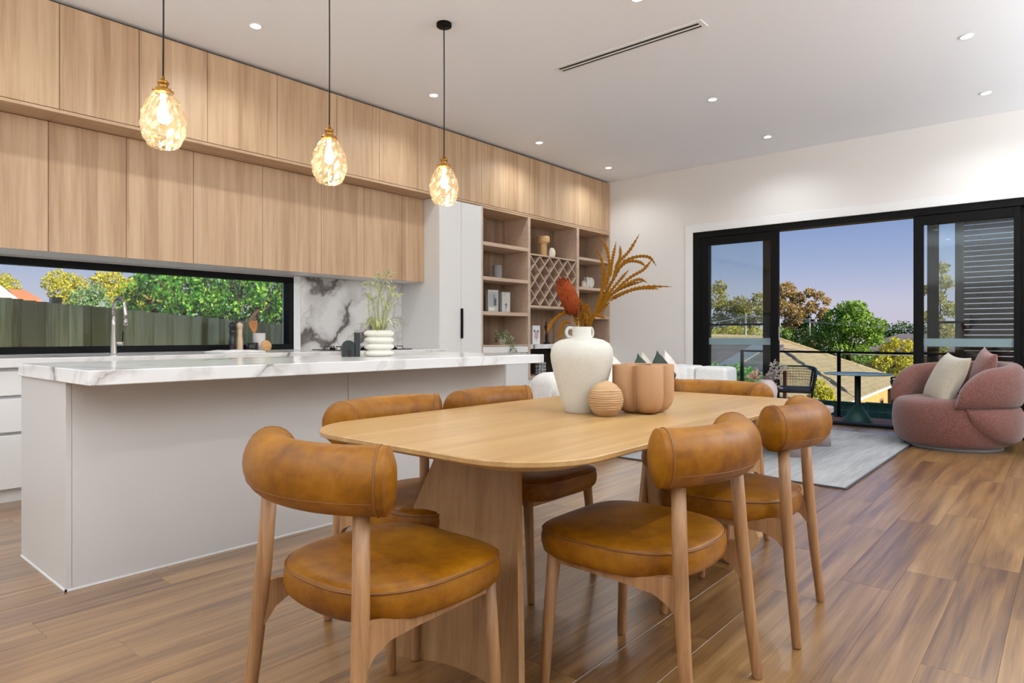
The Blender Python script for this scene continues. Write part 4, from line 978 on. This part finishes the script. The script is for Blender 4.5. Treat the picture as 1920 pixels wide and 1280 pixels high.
def cush(w, h, th, x, y, z, rz, tilt, roll, mt, lb):
    o = pillow(w, h, th).build('scatter_cushion', mt, loc=(x, y, z)); o.rotation_euler = (Matrix.Rotation(R(rz), 4, 'Z') @ Matrix.Rotation(R(tilt), 4, 'X') @ Matrix.Rotation(R(roll), 4, 'Y')).to_euler(); return tag(o, lb, 'cushion', 'cushions on the tub armchair')
cush(.58, .52, .18, 7.40, .91, .630, AF + 90 - 22, -24, 4, 'linen', 'ivory linen cushion leaning in the rose armchair')
cush(.46, .44, .14, 7.62, .64, .70, AF + 90 - 30, -14, 8, 'rose_cushion_fabric', 'dusty rose cushion behind the ivory one in the armchair')
# ================================================================== DECK
deck = struct(MB().box(8.5, 10.22, -2.55, 5.0, -.30, -.126).build('deck', 'under_board'))
for k in range(13):
    x0 = 8.505 + k * .132; B(x0, x0 + .127, -2.55, 5.0, -.125, -.10, .003).build('deck_board', 'deck_board', deck)
t = thing('glass_balustrade', 'black railed glass balustrade along the deck edge', 'balustrade', (10.1, 2.4, -.1))
YR0, YR1 = -1.3, 1.53
MB().bbox(-.022, .022, YR0, YR1, .895, .925, .004).build('top_rail', 'black_metal', t)
for yy in (1.53 - .022, .115, -1.25):
    B(-.022, .022, yy - .022, yy + .022, .0, .9, .003).build('post', 'black_metal', t); B(-.055, .055, yy - .055, yy + .055, 0, .012, .003).build('base_plate', 'black_metal', t)
for y0, y1 in ((.15, 1.47), (-1.2, .08)): MB().box(-.005, .005, y0, y1, .10, .90).build('glass_panel', 'rail_glass', t)
# slatted privacy screen
t = thing('slat_screen', 'dark horizontal slat privacy screen at the right of the deck', 'screen', (10.1, 0, -.1))
B(-.03, .03, 1.045, 1.137, 0, 2.9, .003).build('post', 'screen_slat', t); B(-.03, .03, -1.38, -1.30, 0, 2.9, .003).build('post', 'screen_slat', t)
me = None
for k in range(40):
    z = .06 + k * .0665
    if me is None: o = B(-.012, .012, -1.30, 1.045, -.0285, .0285, .002).build('slat', 'screen_slat', t); me = o.data
    else: o = bpy.data.objects.new('slat', me); COL.objects.link(o); o.parent = t
    o.location = (0, 0, z); o.rotation_euler = (0, 0, 0)
# bistro table and woven chairs
t = thing('bistro_table', 'dark green round cafe table with cone foot on the deck', 'table', (9.64, 2.17, -.1))
MB().lathe([(.0001, .628), (.39, .628), (.41, .634), (.415, .640), (.41, .645), (.0001, .645)], n=48).build('table_top', 'outdoor_green_top', t)
MB().lathe([(.045, .2), (.038, .22), (.038, .628)], n=24).build('column', 'outdoor_black', t)
MB().lathe([(.0001, 0), (.185, 0), (.187, .008), (.04, .225), (.0001, .225)], n=32).build('cone_foot', 'outdoor_green', t)
def deck_chair(x, y, face, label):
    t = thing('woven_chair', label, 'chair', (x, y, -.1), R(face - 90), 'woven deck chairs')
    for sx in (-1, 1):
        MB().tube([(sx * .23, .22, 0), (sx * .26, .20, .37), (sx * .31, .26, .60)], .011, 8).build('front_leg', 'outdoor_black', t)
        MB().tube([(sx * .22, -.26, 0), (sx * .22, -.22, .37)], .011, 8).build('rear_leg', 'outdoor_black', t)
    top = spline([(-.31, .26, .60), (-.30, .0, .64), (-.24, -.24, .70), (0, -.30, .71), (.24, -.24, .70), (.30, .0, .64), (.31, .26, .60)], 6)
    bot = spline([(-.26, .20, .37), (-.25, .0, .37), (-.20, -.20, .37), (0, -.24, .37), (.20, -.20, .37), (.25, .0, .37), (.26, .20, .37)], 6)
    MB().tube(top, .012, 8).build('arm_rail', 'outdoor_green', t); MB().tube(bot + [bot[0]], .011, 8).build('seat_frame', 'outdoor_black', t)
    for sx in (-.12, .12): MB().tube([(sx * 1.6, -.215, .37), (sx * 2.0, -.255, .70)], .009, 8).build('back_strut', 'outdoor_black', t)
    mb = MB()
    for i in range(2, len(top) - 2): mb.tube([bot[i], top[i]], .0032, 4, sm=False); mb.tube([bot[i].lerp(bot[i + 1], .5), top[i].lerp(top[i + 1], .5)], .0032, 4, sm=False)
    for f in (.45, .56, .67, .78, .89): mb.tube([bot[i].lerp(top[i], f) for i in range(8, len(top) - 8)], .0032, 4, sm=False)
    tag(mb.build('cord_weave', 'outdoor_black', t), kind='stuff')
    superbox(.235, .215, .365, .43, .028).build('seat_pad', 'charcoal_fabric', t)
deck_chair(9.55, 2.97, 192, 'woven dark green deck chair with grey pad, left of the cafe table')
deck_chair(9.45, 1.48, 100, 'woven dark green deck chair half hidden behind the rose armchair')

# ================================================================== OUTDOORS
def terrain(x0, x1, y0, y1, zf, name, mt, n=24):
    vs_ = [(x0 + (x1 - x0) * i / n, y0 + (y1 - y0) * j / n, 0) for j in range(n + 1) for i in range(n + 1)]; vs_ = [(x, y, zf(x, y)) for x, y, _ in vs_]
    return struct(MB().add(vs_, [(j * (n + 1) + i, j * (n + 1) + i + 1, (j + 1) * (n + 1) + i + 1, (j + 1) * (n + 1) + i) for j in range(n) for i in range(n)], True).build(name, mt))
def gz(x, y):
    a = max(0, min(1, (x - 7) / 20)); b = max(0, min(1, (y - 7) / 10))
    return -.9 - 3.2 * a - .25 * b
terrain(-40, 170, -60, 150, gz, 'ground', 'lawn', 60)
struct(MB().box(-3.4, 8.6, -2.8, 6.04, -3.0, -.161).build('wall_foundation', 'white_render'))

# timber paling fence outside the kitchen window
t = thing('paling_fence', 'weathered timber paling fence outside the kitchen window', 'fence', (0, 8.0, 0))
def ftop(x): return 1.422 - (x - 1.617) * .0765
rf = random.Random(21); x = .2; k = 0
while x < 7.2:
    w_ = .103 + rf.uniform(-.004, .004); y0 = 0 if k % 2 else -.032
    h = ftop(x) + rf.uniform(-.006, .006)
    B(-w_ * .5 - .012, w_ * .5 + .012, y0, y0 + .015, -.9, h, .0015).build('paling', 'paling', t).location = (x, 0, 0)
    x += w_; k += 1
for zz in (.9, .1, -.6): MB().add([(.1, .018, zz + .5 - .1), (7.3, .018, zz), (7.3, .055, zz), (.1, .055, zz + .4), (.1, .018, zz + .48), (7.3, .018, zz + .08), (7.3, .055, zz + .08), (.1, .055, zz + .48)], [(0, 1, 2, 3), (4, 5, 6, 7), (0, 1, 5, 4), (2, 3, 7, 6)]).build('rail', 'paling', t)
B(2.06, 2.15, .06, .15, -.9, 1.452, .003).build('fence_post', 'mill_black', t)

# foliage builder: leaves spread over clumps
def foliage(blobs, n, size, seed, depth=1.3, droop=0., shellf=.62, axis=None):
    rr = random.Random(seed); mb = MB(); wts = [b[3] ** 2 for b in blobs]; V = []; F = []
    picks = rr.choices(blobs, wts, k=n)
    for (bx, by, bz, br) in picks:
        while True:
            d = Vector((rr.uniform(-1, 1), rr.uniform(-1, 1), rr.uniform(-1, 1)))
            if .05 < d.length <= 1: break
        d = d.normalized() * (shellf + (1 - shellf) * rr.random() ** .5) * rr.uniform(.75, 1.08)
        p = Vector((bx, by, bz)) + Vector((d.x * br * (depth if axis == 'x' else 1), d.y * br * (depth if axis == 'y' else 1), d.z * br))
        ax = Vector((rr.uniform(-1, 1), rr.uniform(-1, 1), rr.uniform(-1, 1) - droop)).normalized() * size * rr.uniform(.6, 1.25)
        sd = ax.cross(Vector((rr.uniform(-1, 1), rr.uniform(-1, 1), rr.uniform(-1, 1)))).normalized() * ax.length * (.30 if droop else .42)
        o = len(V); V += [p, p + ax * .5 + sd, p + ax, p + ax * .5 - sd]; F.append((o, o + 1, o + 2, o + 3))
    return mb.add(V, F)
def tree(name, label, cat, blobs, n, size, mat, seed, trunk=None, tmat='trunk_dark', group=None, depth=1.5, axis='x', droop=0., spread=True):
    cx_ = sum(b[0] for b in blobs) / len(blobs); cy_ = sum(b[1] for b in blobs) / len(blobs); zb = gz(cx_, cy_) - .1
    t = thing(name, label, cat, (cx_, cy_, zb), 0, group); rr = random.Random(seed)
    lb = [(b[0] - cx_ + (rr.uniform(-.6, .6) * b[3] * depth if axis == 'x' and spread else 0), b[1] - cy_ + (rr.uniform(-.6, .6) * b[3] * depth if axis == 'y' and spread else 0), b[2] - zb, b[3]) for b in blobs]
    tag(foliage(lb, n, size, seed, depth, droop, axis=axis).build('foliage', mat, t, fix=False), kind='stuff')
    hz = max(b[2] for b in lb); r0 = trunk or .12
    MB().tube(spline([(0, 0, 0), (.05 * hz * .2, .02, hz * .35), (0, 0, hz * .7)], 4), [r0] * 5 + [r0 * .6] * 4, 8).build('trunk', tmat, t)
    for b in lb[::2]:
        q0 = Vector((0, 0, max(.3, min(b[2] - b[3] * 1.2, hz * .55)))); MB().tube([q0, q0.lerp(Vector(b[:3]), .5) + Vector((0, 0, .1 * b[3])), Vector(b[:3])], [r0 * .45, r0 * .3, r0 * .15], 6).build('branch', tmat, t)
    return t
G1 = 'trees beyond the deck'; G2 = 'trees beyond the paling fence'
tree('gum_tree', 'tall olive gum tree seen through the left door pane', 'tree', [(54.0, 23.04, 4.23, 1.01), (54.0, 22.32, 3.03, 1.13), (54.0, 21.24, 3.39, 0.98), (54.0, 20.04, 2.91, 0.97), (54.0, 19.44, 3.99, 0.61), (54.0, 20.52, 1.83, 0.97), (54.0, 23.04, 1.95, 1.01), (54.0, 22.92, 5.19, 0.55), (54.0, 18.72, 2.67, 0.7), (54.0, 24.36, 3.63, 0.96)], 7000, 0.192, 'leaf_olive', 1, .16, 'trunk_pale', G1)
tree('gum_tree', 'brown tinged gum tree with spreading branches right of the door stile', 'tree', [(58.4, 18.89, 4.97, 0.74), (58.4, 17.97, 4.2, 0.64), (58.4, 18.74, 3.28, 0.83), (58.4, 17.66, 2.82, 0.82), (58.4, 16.9, 4.66, 0.4), (58.4, 16.13, 4.35, 0.4), (58.4, 15.51, 3.89, 0.31), (58.4, 16.59, 3.43, 0.54), (58.4, 15.67, 2.82, 0.54), (58.4, 18.43, 1.89, 0.74), (58.4, 19.51, 4.2, 0.64)], 6500, 0.184, 'leaf_brown', 2, .13, 'trunk_pale', G1)
tree('dark_conifer', 'dark conifer behind the television antenna', 'tree', [(58.9, 17.4, 2.81, 0.55), (58.9, 17.25, 2.1, 0.65), (58.9, 17.12, 1.4, 0.73), (58.9, 15.85, 2.38, 0.59), (58.9, 16.84, 0.41, 0.84), (58.9, 15.43, 1.26, 0.7)], 3500, 0.168, 'leaf_dark', 3, .14, group=G1)
tree('leafy_tree', 'large rounded sunlit green tree in the middle of the deck view', 'tree', [(41.0, 9.8, 2.48, 0.55), (41.0, 9.18, 2.48, 0.55), (41.0, 10.3, 1.98, 0.69), (41.0, 9.43, 1.73, 0.79), (41.0, 8.81, 1.73, 0.66), (41.0, 10.55, 0.98, 0.74), (41.0, 9.43, 0.86, 0.79), (41.0, 8.44, 0.98, 0.54), (41.0, 8.19, 1.6, 0.42), (41.0, 10.05, 0.36, 0.61), (41.0, 11.17, 1.36, 0.5), (41.0, 11.67, 0.49, 0.62), (41.0, 10.92, -0.13, 0.62), (41.0, 8.93, -0.0, 0.62)], 9000, 0.149, 'leaf_green', 4, .16, group=G1)
tree('distant_tree', 'low distant dark green trees on the horizon beside the right stile', 'tree', [(60, 11.3, 1.4, .6), (60, 10.3, 1.6, .6), (60, 9.5, 1.5, .51), (60, 8.7, 1.7, .58), (60, 10.7, .9, .7), (60, 9.2, 1.0, .7), (60, 11.7, .9, .61), (60, 12.4, 1.2, .6), (60, 10, .2, 1.0), (60, 11.6, .0, 1.0), (60, 8.6, .4, .9)], 5000, .16, 'leaf_dark', 5, .2, group=G1)
tree('bright_bush', 'bright green bush below the gum tree in the left pane', 'bush', [(41.9, 17.93, 0.99, 0.58), (41.9, 16.99, 1.22, 0.58), (41.9, 16.06, 0.99, 0.58), (41.9, 15.25, 1.11, 0.52), (41.9, 16.53, 0.29, 0.81), (41.9, 18.16, 0.18, 0.81)], 4200, 0.128, 'leaf_yellow', 6, .1, group=G1)
tree('pale_bush', 'pale green bush under the brown gum tree', 'bush', [(40.7, 13.49, 1.11, 0.49), (40.7, 12.67, 0.99, 0.47), (40.7, 13.02, 0.41, 0.58), (40.7, 12.09, 0.41, 0.52)], 3000, 0.116, 'leaf_green', 7, .1, group=G1)
tree('golden_tree', 'golden lit young tree in front of the grey roofed house', 'tree', [(42.0, 7.52, 0.61, 0.33), (42.0, 7.0, 0.43, 0.37), (42.0, 7.88, 0.26, 0.37), (42.0, 7.17, -0.27, 0.53), (42.0, 8.05, -0.44, 0.53), (42.0, 7.0, -0.79, 0.47), (42.0, 8.58, -0.79, 0.47), (42.0, 7.7, -1.32, 0.53), (42.0, 8.4, -1.67, 0.53), (42.0, 7.17, -1.84, 0.53)], 4200, 0.131, 'leaf_yellow', 8, .06, group=G1)
tree('slender_tree', 'tall slender tree behind the right door pane', 'tree', [(26, 3.3, 3.3, .2), (26, 3.2, 2.8, .25), (26, 3.4, 2.3, .27), (26, 3.1, 1.9, .26), (26, 3.7, 2.6, .18), (26, 3.5, 1.6, .27), (26, 3.2, 1.2, .28), (26, 3.8, 1.7, .18), (26, 3.4, .7, .3)], 2600, .09, 'leaf_olive', 9, .07, group=G1)
tree('garden_hedge', 'leafy green hedge behind the left end of the balustrade', 'hedge', [(12.25, 5.4, .3, .25), (12.25, 5.1, .25, .25), (12.25, 4.8, .3, .25), (12.25, 4.5, .2, .24), (12.25, 4.3, .1, .22), (12.25, 5.4, -.1, .3), (12.25, 4.9, -.1, .3), (12.25, 4.5, -.1, .28), (12.25, 5.2, -.5, .4), (12.25, 4.6, -.5, .4), (12.25, 5.0, -.9, .4), (12.25, 4.4, -.9, .35), (12.25, 5.7, 0, .35)], 6500, .06, 'leaf_hedge', 10, .05, group='garden planting')
tree('lime_shrub', 'lime green shrub behind the green metal fence', 'bush', [(20, 5.5, -.4, .2), (20, 5.3, -.6, .2), (20, 5.6, -.8, .3), (20, 5.25, -.95, .3)], 1600, .07, 'leaf_yellow', 11, .04, group='garden planting')
# green metal fence
t = thing('metal_fence', 'green corrugated metal fence below the deck', 'fence', (13.0, 0, 0))
for k in range(8):
    y0 = -2.2 + k * 1.0; z1 = -.148 - (y0 - 2.3) * .013; mb = MB(); vs_ = []
    prof = []
    for j in range(21):
        yy = y0 + j * .0475; prof.append((.018 if j % 4 in (1, 2) else 0, yy))
    for z in (-2.3, z1 - .03): vs_ += [(px_, yy, z) for px_, yy in prof]
    n_ = len(prof); mb.add(vs_, [(i, i + 1, n_ + i + 1, n_ + i) for i in range(n_ - 1)]); mb.box(-.02, .04, y0 - .02, y0 + .98, z1 - .03, z1); mb.build('fence_panel', 'fence_green', t)
    B(-.03, .05, y0 + .952, y0 + .998, -2.3, z1 - .0, .003).build('fence_post', 'fence_green', t)

# tan roofed brick house
t = thing('brick_house', 'tan tiled house with sunlit orange brick wall below the deck', 'house', (28, 10, -4.2))
def hv(x, y, z): return (x - 28, y - 10, z + 4.2)
E0, E1 = (19.6, 5.61, -1.22), (37.9, 6.55, -1.2)
RG0, RG1 = (21.0, 10.2, 1.05), (27.5, 9.3, .95)
BK0, BK1 = (19.6, 13.5, -1.2), (37.9, 13.5, -1.2)
def thick(faces, th=.14):
    mb = MB()
    for f in faces:
        n_ = len(f); top = [Vector(p) for p in f]; mb.add(top + [p - Vector((0, 0, th)) for p in top], [tuple(range(n_)), tuple(reversed(range(n_, 2 * n_)))] + [(i, (i + 1) % n_, n_ + (i + 1) % n_, n_ + i) for i in range(n_)])
    return mb
thick([[hv(*E0), hv(*E1), hv(*RG1), hv(*RG0)], [hv(*E1), hv(*BK1), hv(*RG1)], [hv(*BK1), hv(*BK0), hv(*RG0), hv(*RG1)], [hv(*BK0), hv(*E0), hv(*RG0)]]).build('roof', 'roof_tan', t)
MB().tube([hv(*RG1), hv(*E1)], .09, 6).build('ridge_cap', 'roof_tan', t); MB().tube([hv(*RG0), hv(*RG1)], .09, 6).build('ridge_cap', 'roof_tan', t)
MB().tube([hv(E0[0], E0[1] - .05, E0[2] - .1), hv(E1[0], E1[1] - .05, E1[2] - .1)], .06, 6).build('gutter', 'white_render', t)
w0 = Vector(hv(20.1, 6.12, -4.3)); w1_ = Vector(hv(37.4, 7.05, -4.3)); H_ = Vector((0, 0, 3.05)); bk = Vector((0, 6.2, 0))
MB().add([w0, w1_, w1_ + H_, w0 + H_, w0 + bk, w1_ + bk, w1_ + H_ + bk, w0 + H_ + bk], [(0, 1, 2, 3), (1, 5, 6, 2), (5, 4, 7, 6), (4, 0, 3, 7)]).build('wall', 'orange_brick', t)
for f in (.42, .56, .64, .86):
    p = w0.lerp(w1_, f); d = (w1_ - w0).normalized(); nn = Vector((d.y, -d.x, 0)) * .03
    fr = MB().add([p + nn + Vector((0, 0, .9)), p + d * .9 + nn + Vector((0, 0, .9)), p + d * .9 + nn + Vector((0, 0, 2.3)), p + nn + Vector((0, 0, 2.3)), p - nn + Vector((0, 0, .9)), p + d * .9 - nn + Vector((0, 0, .9)), p + d * .9 - nn + Vector((0, 0, 2.3)), p - nn + Vector((0, 0, 2.3))], [(0, 1, 2, 3), (0, 1, 5, 4), (1, 2, 6, 5), (2, 3, 7, 6), (3, 0, 4, 7)]).build('window', 'brown_brick', t)
    n2 = nn * 1.2; MB().add([p + n2 + d * .08 + Vector((0, 0, .98)), p + d * .82 + n2 + Vector((0, 0, .98)), p + d * .82 + n2 + Vector((0, 0, 2.22)), p + n2 + d * .08 + Vector((0, 0, 2.22))], [(0, 1, 2, 3)]).build('pane', 'black_glass', fr)
p = w0.lerp(w1_, .50); MB().tube([p + Vector((.05, -.09, .2)), p + Vector((.05, -.09, 2.95))], .05, 8).build('downpipe', 'brown_brick', t)

# gabled house behind
t = thing('gabled_house', 'slate roofed house with a sunlit orange gable behind the tan roof', 'house', (45.7, 14, -4.6))
def hg(x, y, z): return (x - 45.7, y - 14, z + 4.6)
thick([[hg(42.99, 13.65, -0.35), hg(42.99, 12.53, 0.95), hg(55.88, 15.49, 0.95), hg(55.88, 16.64, -0.35)], [hg(42.99, 12.53, 0.95), hg(42.99, 11.37, -0.35), hg(55.88, 14.35, -0.35), hg(55.88, 15.49, 0.95)]], .08).build('roof', 'roof_slate', t)
MB().add([hg(43.18, 13.53, -0.41), hg(43.18, 12.51, 0.81), hg(43.18, 11.49, -0.41), hg(43.18, 11.49, -5.75), hg(43.18, 13.53, -5.75), hg(55.88, 16.51, -0.41), hg(55.88, 14.48, -0.41), hg(55.88, 14.48, -5.75), hg(55.88, 16.51, -5.75)], [(0, 1, 2, 3, 4), (2, 6, 7, 3), (0, 5, 8, 4), (5, 6, 7, 8)]).build('wall', 'orange_render', t)
thick([[hg(42.93, 13.65, -0.32), hg(42.93, 12.53, 0.97), hg(43.00, 12.53, 0.97), hg(43.00, 13.65, -0.32)], [hg(42.93, 12.53, 0.97), hg(42.93, 11.37, -0.32), hg(43.00, 11.37, -0.32), hg(43.00, 12.53, 0.97)]], .1).build('barge_board', 'terracotta', t)
t = thing('tv_antenna', 'tall television antenna mast above the orange gable', 'antenna', (43.6, 12.56, .85))
MB().tube([(0, 0, 0), (0, 0, 1.30)], .042, 6).build('mast', 'galvanised', t)
for zz, w_ in ((1.22, .53), (1.02, .38)): MB().tube([(0, -w_, zz), (0, w_, zz)], .028, 5).build('boom', 'galvanised', t)
for k in range(5): MB().tube([(-.25, -.4 + .2 * k, 1.22), (.25, -.4 + .2 * k, 1.22)], .015, 4).build('element', 'galvanised', t)
# grey roofed house on the right
t = thing('grey_house', 'grey hip roofed brick house behind the golden tree', 'house', (48, 7, -4.2))
def hh(x, y, z): return (x - 48, y - 7, z + 4.2)
e = [hh(44, 10.5, .12), hh(44, 3.0, .12), hh(53, 3.0, .12), hh(53, 10.5, .12)]; r0, r1_ = hh(47.5, 8.3, 1.15), hh(47.5, 5.6, 1.15)
thick([[e[0], e[1], r1_, r0], [e[1], e[2], r1_], [e[2], e[3], r0, r1_], [e[3], e[0], r0]], .12).build('roof', 'roof_grey', t)
MB().box(44.4 - 48, 52.6 - 48, 3.4 - 7, 10.1 - 7, -.2, 4.25).build('wall', 'brown_brick', t)
for yy in (8.2, 9.4, 6.6):
    f_ = B(44.36 - 48, 44.4 - 48, yy - 7, yy - 7 + .7, 2.2, 3.5, .005).build('window', 'white_render', t); MB().box(44.34 - 48, 44.36 - 48, yy - 7 + .06, yy - 7 + .64, 2.26, 3.44).build('pane', 'black_glass', f_)
# low slate roof on the left
t = thing('carport', 'dark tiled low roof with grey skylight sheet at the left of the deck view', 'carport', (17, 7, -2.8))
def hc(x, y, z): return (x - 17, y - 7, z + 2.8)
thick([[hc(15.2, 8.6, .18), hc(15.2, 5.45, .18), hc(18.2, 5.9, .80), hc(18.2, 8.6, .80)]], .1).build('roof', 'roof_slate', t)
thick([[hc(15.6, 6.7, .30), hc(15.6, 6.2, .30), hc(18.0, 6.2, .79), hc(18.0, 6.7, .79)]], .05).build('skylight_sheet', 'galvanised', t)
for xx in (15.4, 18.0):
    for yy in (5.8, 8.4): B(xx - 17 - .05, xx - 17 + .05, yy - 7 - .05, yy - 7 + .05, 0, 2.9, .004).build('post', 'brown_brick', t)
# power pole and wires
t = thing('power_pole', 'thin power pole among the trees in the left pane', 'pole', (40, 15.27, -4.2))
MB().tube([(0, 0, 0), (0, 0, 6.6)], .07, 8).build('pole', 'galvanised', t); MB().tube([(0, -.9, 6.4), (0, .9, 6.4)], .04, 6).build('crossarm', 'galvanised', t)
for i, (pa, pb, lb) in enumerate((((40, 15.4, 2.2), (30, 14.2, 1.6), 'power line crossing the left door pane'), ((40, 14.8, 2.25), (33, 3.5, 1.2), 'power line crossing the big green tree'), ((22, 7.2, .62), (24, 3.0, .45), 'lower cable seen through the balustrade glass'))):
    pa, pb = Vector(pa), Vector(pb); o = MB().tube([pa.lerp(pb, f) - Vector((0, 0, .35 * f * (1 - f))) for f in [k / 10 for k in range(11)]], .016, 5).build('power_line', 'galvanised'); tag(o, lb, 'cable', 'power lines')

# beyond the kitchen window
tree('round_tree', 'round topped olive tree on the skyline behind the fence', 'tree', [(9.6, 38, 3.6, .42), (10, 38, 3.9, .45), (10.5, 38, 3.8, .42), (10.9, 38, 3.6, .42), (10, 38, 3.2, .55), (10.7, 38, 3.1, .5), (10.3, 38, 2.4, .7)], 3800, .11, 'leaf_yellow', 21, .14, group=G2, axis='y')
tree('far_bush', 'yellow green tree beside the white house, far left of the kitchen window', 'tree', [(8.7, 42, 3.9, .4), (9, 42, 3.7, .35), (8.5, 42, 3.6, .4), (9.2, 42, 3.3, .35), (8.2, 42, 3.4, .6), (8.9, 42, 2.6, .6)], 2200, .11, 'leaf_yellow', 22, .12, group=G2, axis='y')
tree('silver_bush', 'soft silvery green bush rising above the fence behind the tap', 'bush', [(4.7, 16, 1.8, .27), (5, 16, 1.7, .28), (4.6, 16, 1.5, .25), (5.3, 16, 1.6, .26), (4.9, 16, 2.0, .18), (5.5, 16, 1.6, .24), (4.4, 16, 1.3, .25), (5.8, 16, 1.4, .25), (5, 16, 1.1, .4)], 4500, .06, 'leaf_teal', 23, .06, group=G2, axis='y')
tree('golden_gum', 'golden sunlit tree between the silvery bush and the dark tree', 'tree', [(7.5, 24, 2.8, .3), (7.9, 24, 2.9, .3), (8.4, 24, 2.7, .34), (8.7, 24, 2.6, .32), (8.1, 24, 2.4, .36), (8.8, 24, 2.1, .3), (7.7, 24, 2.4, .3), (9.2, 24, 2.3, .3), (8.3, 24, 1.8, .45)], 4200, .10, 'leaf_yellow', 24, .09, group=G2, axis='y')
tree('lilly_pilly', 'large dark glossy tree with hanging leaves right behind the fence', 'tree', [(4.0, 10.6, 1.9, .27), (4.3, 10.6, 2.05, .28), (4.5, 10.6, 1.8, .3), (4.3, 10.6, 1.55, .25), (4.7, 10.6, 2.1, .28), (4.9, 10.6, 1.9, .28), (5.3, 10.6, 2.1, .3), (5.7, 10.6, 2.0, .3), (6.1, 10.6, 2.0, .3), (5.5, 10.6, 1.8, .26), (5.9, 10.6, 1.6, .28), (6.2, 10.6, 1.5, .27), (4.8, 10.6, 1.55, .24), (4.1, 10.6, 1.4, .2), (6.5, 10.6, 2.1, .35), (5.1, 10.6, 2.3, .3), (5.8, 10.6, 1.35, .2), (4.5, 10.6, 2.5, .4), (5.3, 10.6, 2.7, .4), (6.1, 10.6, 2.6, .4), (6.9, 10.6, 1.8, .4), (6.8, 10.6, 1.3, .35), (5.0, 11.2, 1.5, .5), (5.8, 11.2, 1.7, .5), (4.3, 11.2, 1.6, .5), (6.5, 11.3, 1.5, .5)], 18000, .075, 'leaf_deep', 25, .13, group=G2, axis='y', droop=.9)
for x, y, z, lb in ((3.66, 9.8, 1.52, 'dark red flower cluster at the left edge of the dark tree'), (3.72, 9.8, 1.40, 'dark red flower cluster on the fence line'), (5.75, 9.9, 1.70, 'red flower cluster near the right window jamb')):
    mb = MB()
    for i in range(60):
        d = Vector((rf.uniform(-1, 1), rf.uniform(-1, 1), rf.uniform(-1, 1))).normalized() * rf.uniform(.03, .06); sd = d.cross(Vector((.3, .2, 1))).normalized() * .012; mb.add([Vector((0, 0, 0)), d * .6 + sd, d, d * .6 - sd], [(0, 1, 2, 3)])
    tag(mb.build('flower_cluster', 'red_flower', loc=(x, y, z), fix=False), lb, 'flowers', 'red flowers over the fence')
t = thing('white_house', 'white house with terracotta roof far beyond the fence', 'house', (6.8, 30, -1.2))
B(-1.6, .40, 0, 3, 0, 3.62, .01).build('wall', 'white_render', t)
thick([[(-1.8, -.2, 3.62), (-.25, -.2, 3.62), (-.6, 1.5, 4.35), (-1.6, 1.5, 4.35)]], .08).build('roof', 'white_render', t)
thick([[(-.25, -.2, 3.60), (.50, -.2, 3.60), (.35, 1.5, 4.05), (-.2, 1.5, 4.05)]], .08).build('lower_roof', 'terracotta', t)
